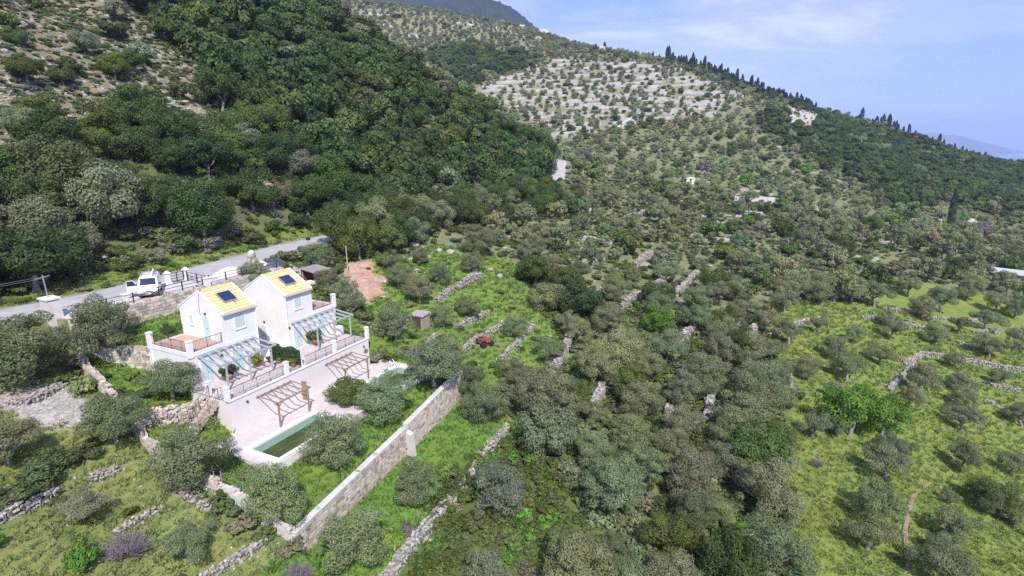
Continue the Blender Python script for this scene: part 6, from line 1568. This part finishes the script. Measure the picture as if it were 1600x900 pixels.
# walls and terraces on far slopes: one solid piece each
FARW = []
def far_wall(pts, h, th, label, group):
    pts = np.array(pts); z = ground(pts[:, 0], pts[:, 1]); o0 = np.array([pts[0, 0], pts[0, 1], z[0]]); m = MB()
    for i in range(len(pts) - 1):
        a, b = pts[i], pts[i + 1]; t = (b - a) / (np.linalg.norm(b - a) + 1e-6); nr = np.array([t[1], -t[0]]) * th / 2; h0 = h * rng.uniform(.75, 1.25)
        m.hexa([(*(a - nr), z[i] - 1), (*(a + nr), z[i] - 1), (*(b + nr), z[i + 1] - 1), (*(b - nr), z[i + 1] - 1), (*(a - nr), z[i] + h0), (*(a + nr), z[i] + h0), (*(b + nr), z[i + 1] + h0 * rng.uniform(.8, 1.1)), (*(b - nr), z[i + 1] + h0)])
    o = link('terrace_wall', m.mesh('terrace_wall', M['concrete'] if 'far slopes' in group else M['terrstone'], o0), None, o0); tag(o, label, 'wall', group)
nw = 0
for _ in range(70):
    px_, py_ = rng.uniform(885, 1600), rng.uniform(225, 420); n_ = rng.uniform(14, 44); P_ = [at(px_ + k * n_ / 4, py_ + .12 * k * n_ / 4 + rng.uniform(-.6, .6))[0] for k in range(-2, 3)]
    if any(q is None for q in P_) or np.ptp([np.linalg.norm(q) for q in P_]) > 40: continue
    pp = proj(*P_[2])
    if str(zone(np.array([pp[0]]), np.array([pp[1]]), np.array([pp[2]]), np.array([P_[2][0]]), np.array([P_[2][1]]))[0]) != 'mid': continue
    FARW.append([q[:2] for q in P_])
for py in np.arange(98, 214, 4.6):
    xs = np.arange(735, 1170, 6.0); ins = inpoly(xs, np.full(xs.shape, py), POLY['terr']); run = []
    for X_, f in list(zip(xs, ins)) + [(0, False)]:
        if f and rng.random() > .07: run.append(X_)
        else:
            if len(run) > 3:
                P_ = [at(x_, py + 2.2 * math.sin(x_ * .03 + py))[0] for x_ in run[::2]]; P_ = [q for q in P_ if q is not None]; dd_ = [np.linalg.norm(q) for q in P_]
                if len(P_) > 2 and max(np.abs(np.diff(dd_))) < 22:
                    far_wall([q[:2] for q in P_], 1.6, 1.0, 'pale dry stone terrace wall on the far olive hillside', 'far terrace walls'); nw += 1
            run = []
for (a, b, lb) in [((1146, 313), (1210, 316), 'white wall line in the valley at the right'), ((1105, 300), (1118, 302), 'short white wall beside the small white shed'), ((960, 205), (1000, 180), 'pale track wall below the far terraces'), ((1228, 172), (1282, 172), 'top ledge of the pale cliff under the skyline'), ((1230, 182), (1282, 181), 'middle ledge of the pale cliff under the skyline'), ((1235, 192), (1278, 190), 'lower ledge of the pale cliff under the skyline'),
                   ((560, 35), (615, 42), 'pale wall on the far upper hillside at the left'), ((575, 22), (620, 26), 'higher pale wall on the far upper hillside'), ((705, 35), (740, 40), 'pale wall below the far skyline houses'), ((1440, 345), (1470, 350), 'pale rock line left of the lone cypress'), ((1500, 345), (1525, 348), 'pale rock line right of the lone cypress'), ((1275, 330), (1300, 335), 'white wall above the round stone pine'), ((870, 190), (890, 196), 'pale roadside wall near the far bend')]:
    P_ = [at(a[0] + (b[0] - a[0]) * f, a[1] + (b[1] - a[1]) * f)[0] for f in np.linspace(0, 1, 6)]
    if any(q is None for q in P_) or np.ptp([q[1] for q in P_]) > 120: continue
    P_ = [q[:2] for q in P_]
    far_wall(P_, 1.6, 1.4, lb, 'pale walls on far slopes')

for q in FARW: far_wall(q, rng.uniform(.5, .95), 0.9, 'short pale dry stone wall among the middle slope groves', 'pale walls in the middle slope groves')
# ------------------------------------------------------------------ far buildings
def far_house(px, py, w_, dp_, h, label, rz=0.0, roof='flat', mt='farwhite', rt='farroof', nwin=3):
    p, d = at(px, py)
    while p is None: py += 2; p, d = at(px, py)
    o = wthing('far_house', *p, label, 'house', 'distant buildings', rz)
    part('wall', MB().box(-w_ / 2, w_ / 2, -dp_ / 2, dp_ / 2, -2, h), M[mt], o)
    if roof == 'flat': part('roof', MB().box(-w_ / 2 - .3, w_ / 2 + .3, -dp_ / 2 - .3, dp_ / 2 + .3, h, h + .3), M[mt], o)
    else:
        r = MB(); a, b = w_ / 2 + .4, dp_ / 2 + .4
        r.add([(-a, -b, h), (a, -b, h), (a, b, h), (-a, b, h), (-a + b * .8, 0, h + b * .5), (a - b * .8, 0, h + b * .5)], [(0, 1, 5, 4), (1, 2, 5), (2, 3, 4, 5), (3, 0, 4), (3, 2, 1, 0)])
        part('roof', r, M[rt], o)
    for k in range(nwin):
        x_ = -w_ / 2 + w_ * (k + .5) / nwin; f = part('window', MB().box(x_ - .55, x_ + .55, -dp_ / 2 - .06, -dp_ / 2 + .05, 1.0, 2.2), M['trim'], o)
        part('pane', MB().box(x_ - .45, x_ + .45, -dp_ / 2 - .09, -dp_ / 2 - .05, 1.1, 2.1), M['glass'], f, root=o)
    return o
far_house(849, 50, 13, 8, 3.6, 'white house with hipped roof on the skyline below the mountain', .2, 'hip')
far_house(815, 44, 6, 6, 3.0, 'small white house just left of the skyline house', .2, 'flat', nwin=2)
far_house(940, 64, 6, 5, 3.4, 'small pale house with roof on the skyline beside a cypress', .1, 'hip', nwin=2)
far_house(647, 58, 10, 7, 2.6, 'long white building on the far upper hillside at the left', -.4, 'flat')
far_house(842, 62, 5, 4, 2.2, 'tiny white shed below the skyline house', 0, 'flat', nwin=1)
far_house(773, 45, 5, 4, 2.0, 'white shed left of the skyline houses', 0, 'flat', nwin=1)
far_house(1075, 286, 4, 3.5, 2.0, 'small white shed in the mid valley groves', .3, 'flat', nwin=1)
far_house(1107, 300, 4.5, 3.5, 1.8, 'low white shed beside a wall in the valley', .2, 'flat', nwin=1)
far_house(1105, 118, 4, 4, 2.6, 'white hut among the skyline cypresses', 0, 'hip', nwin=1)
far_house(855, 196, 3.5, 3, 2.2, 'tiny white building near the far road bend', 0, 'flat', nwin=1)
p, d = at(1562, 436); o = wthing('sheet_roof_barn', *p, 'long barn with a grey sheet roof at the right edge of the valley', 'barn', rz=-.75)
part('wall', MB().box(-4.2, 4.2, -2.2, 2.2, -2, 2.0), M['stonewarm'], o); part('roof', MB().hexa([(-4.6, -2.7, 2.0), (4.6, -2.7, 2.0), (4.6, 2.6, 2.5), (-4.6, 2.6, 2.5), (-4.6, -2.7, 2.12), (4.6, -2.7, 2.12), (4.6, 2.6, 2.62), (-4.6, 2.6, 2.62)]), M['greyroof'], o)
part('doorway', MB().box(-.6, .6, -2.26, -2.18, -.5, 1.6), M['iron'], o)

# field path
P_ = [at(x_, y_)[0][:2] for x_, y_ in [(1418, 900), (1412, 850), (1415, 815), (1420, 785), (1432, 768), (1455, 755)]]
pth = np.array(P_); zz_ = ground(pth[:, 0], pth[:, 1])
ribbon([tuple(q) for q in P_], lambda t: np.interp(t, np.arange(len(zz_)), zz_), .17, mat('trodden_earth', (.27, .20, .13), (.33, .26, .17), 3, .95), 'footpath', .06, .6, .01)

# ------------------------------------------------------------------ haze
hm_ = bpy.data.materials.new('haze_air'); hm_.use_nodes = True; n = hm_.node_tree; n.nodes.clear()
vol = n.nodes.new('ShaderNodeVolumePrincipled'); vol.inputs['Color'].default_value = (0.55, 0.66, 1.0, 1); vol.inputs['Density'].default_value = 0.00011; vol.inputs['Anisotropy'].default_value = 0.0
oo = n.nodes.new('ShaderNodeOutputMaterial'); n.links.new(vol.outputs[0], oo.inputs['Volume'])
hb = MB().box(-46000, 46000, -46000, 46000, -152.0, 620)
tag(link('haze', hb.mesh('haze', hm_)), 'thin blue haze over the whole bay', 'haze', kind='stuff')
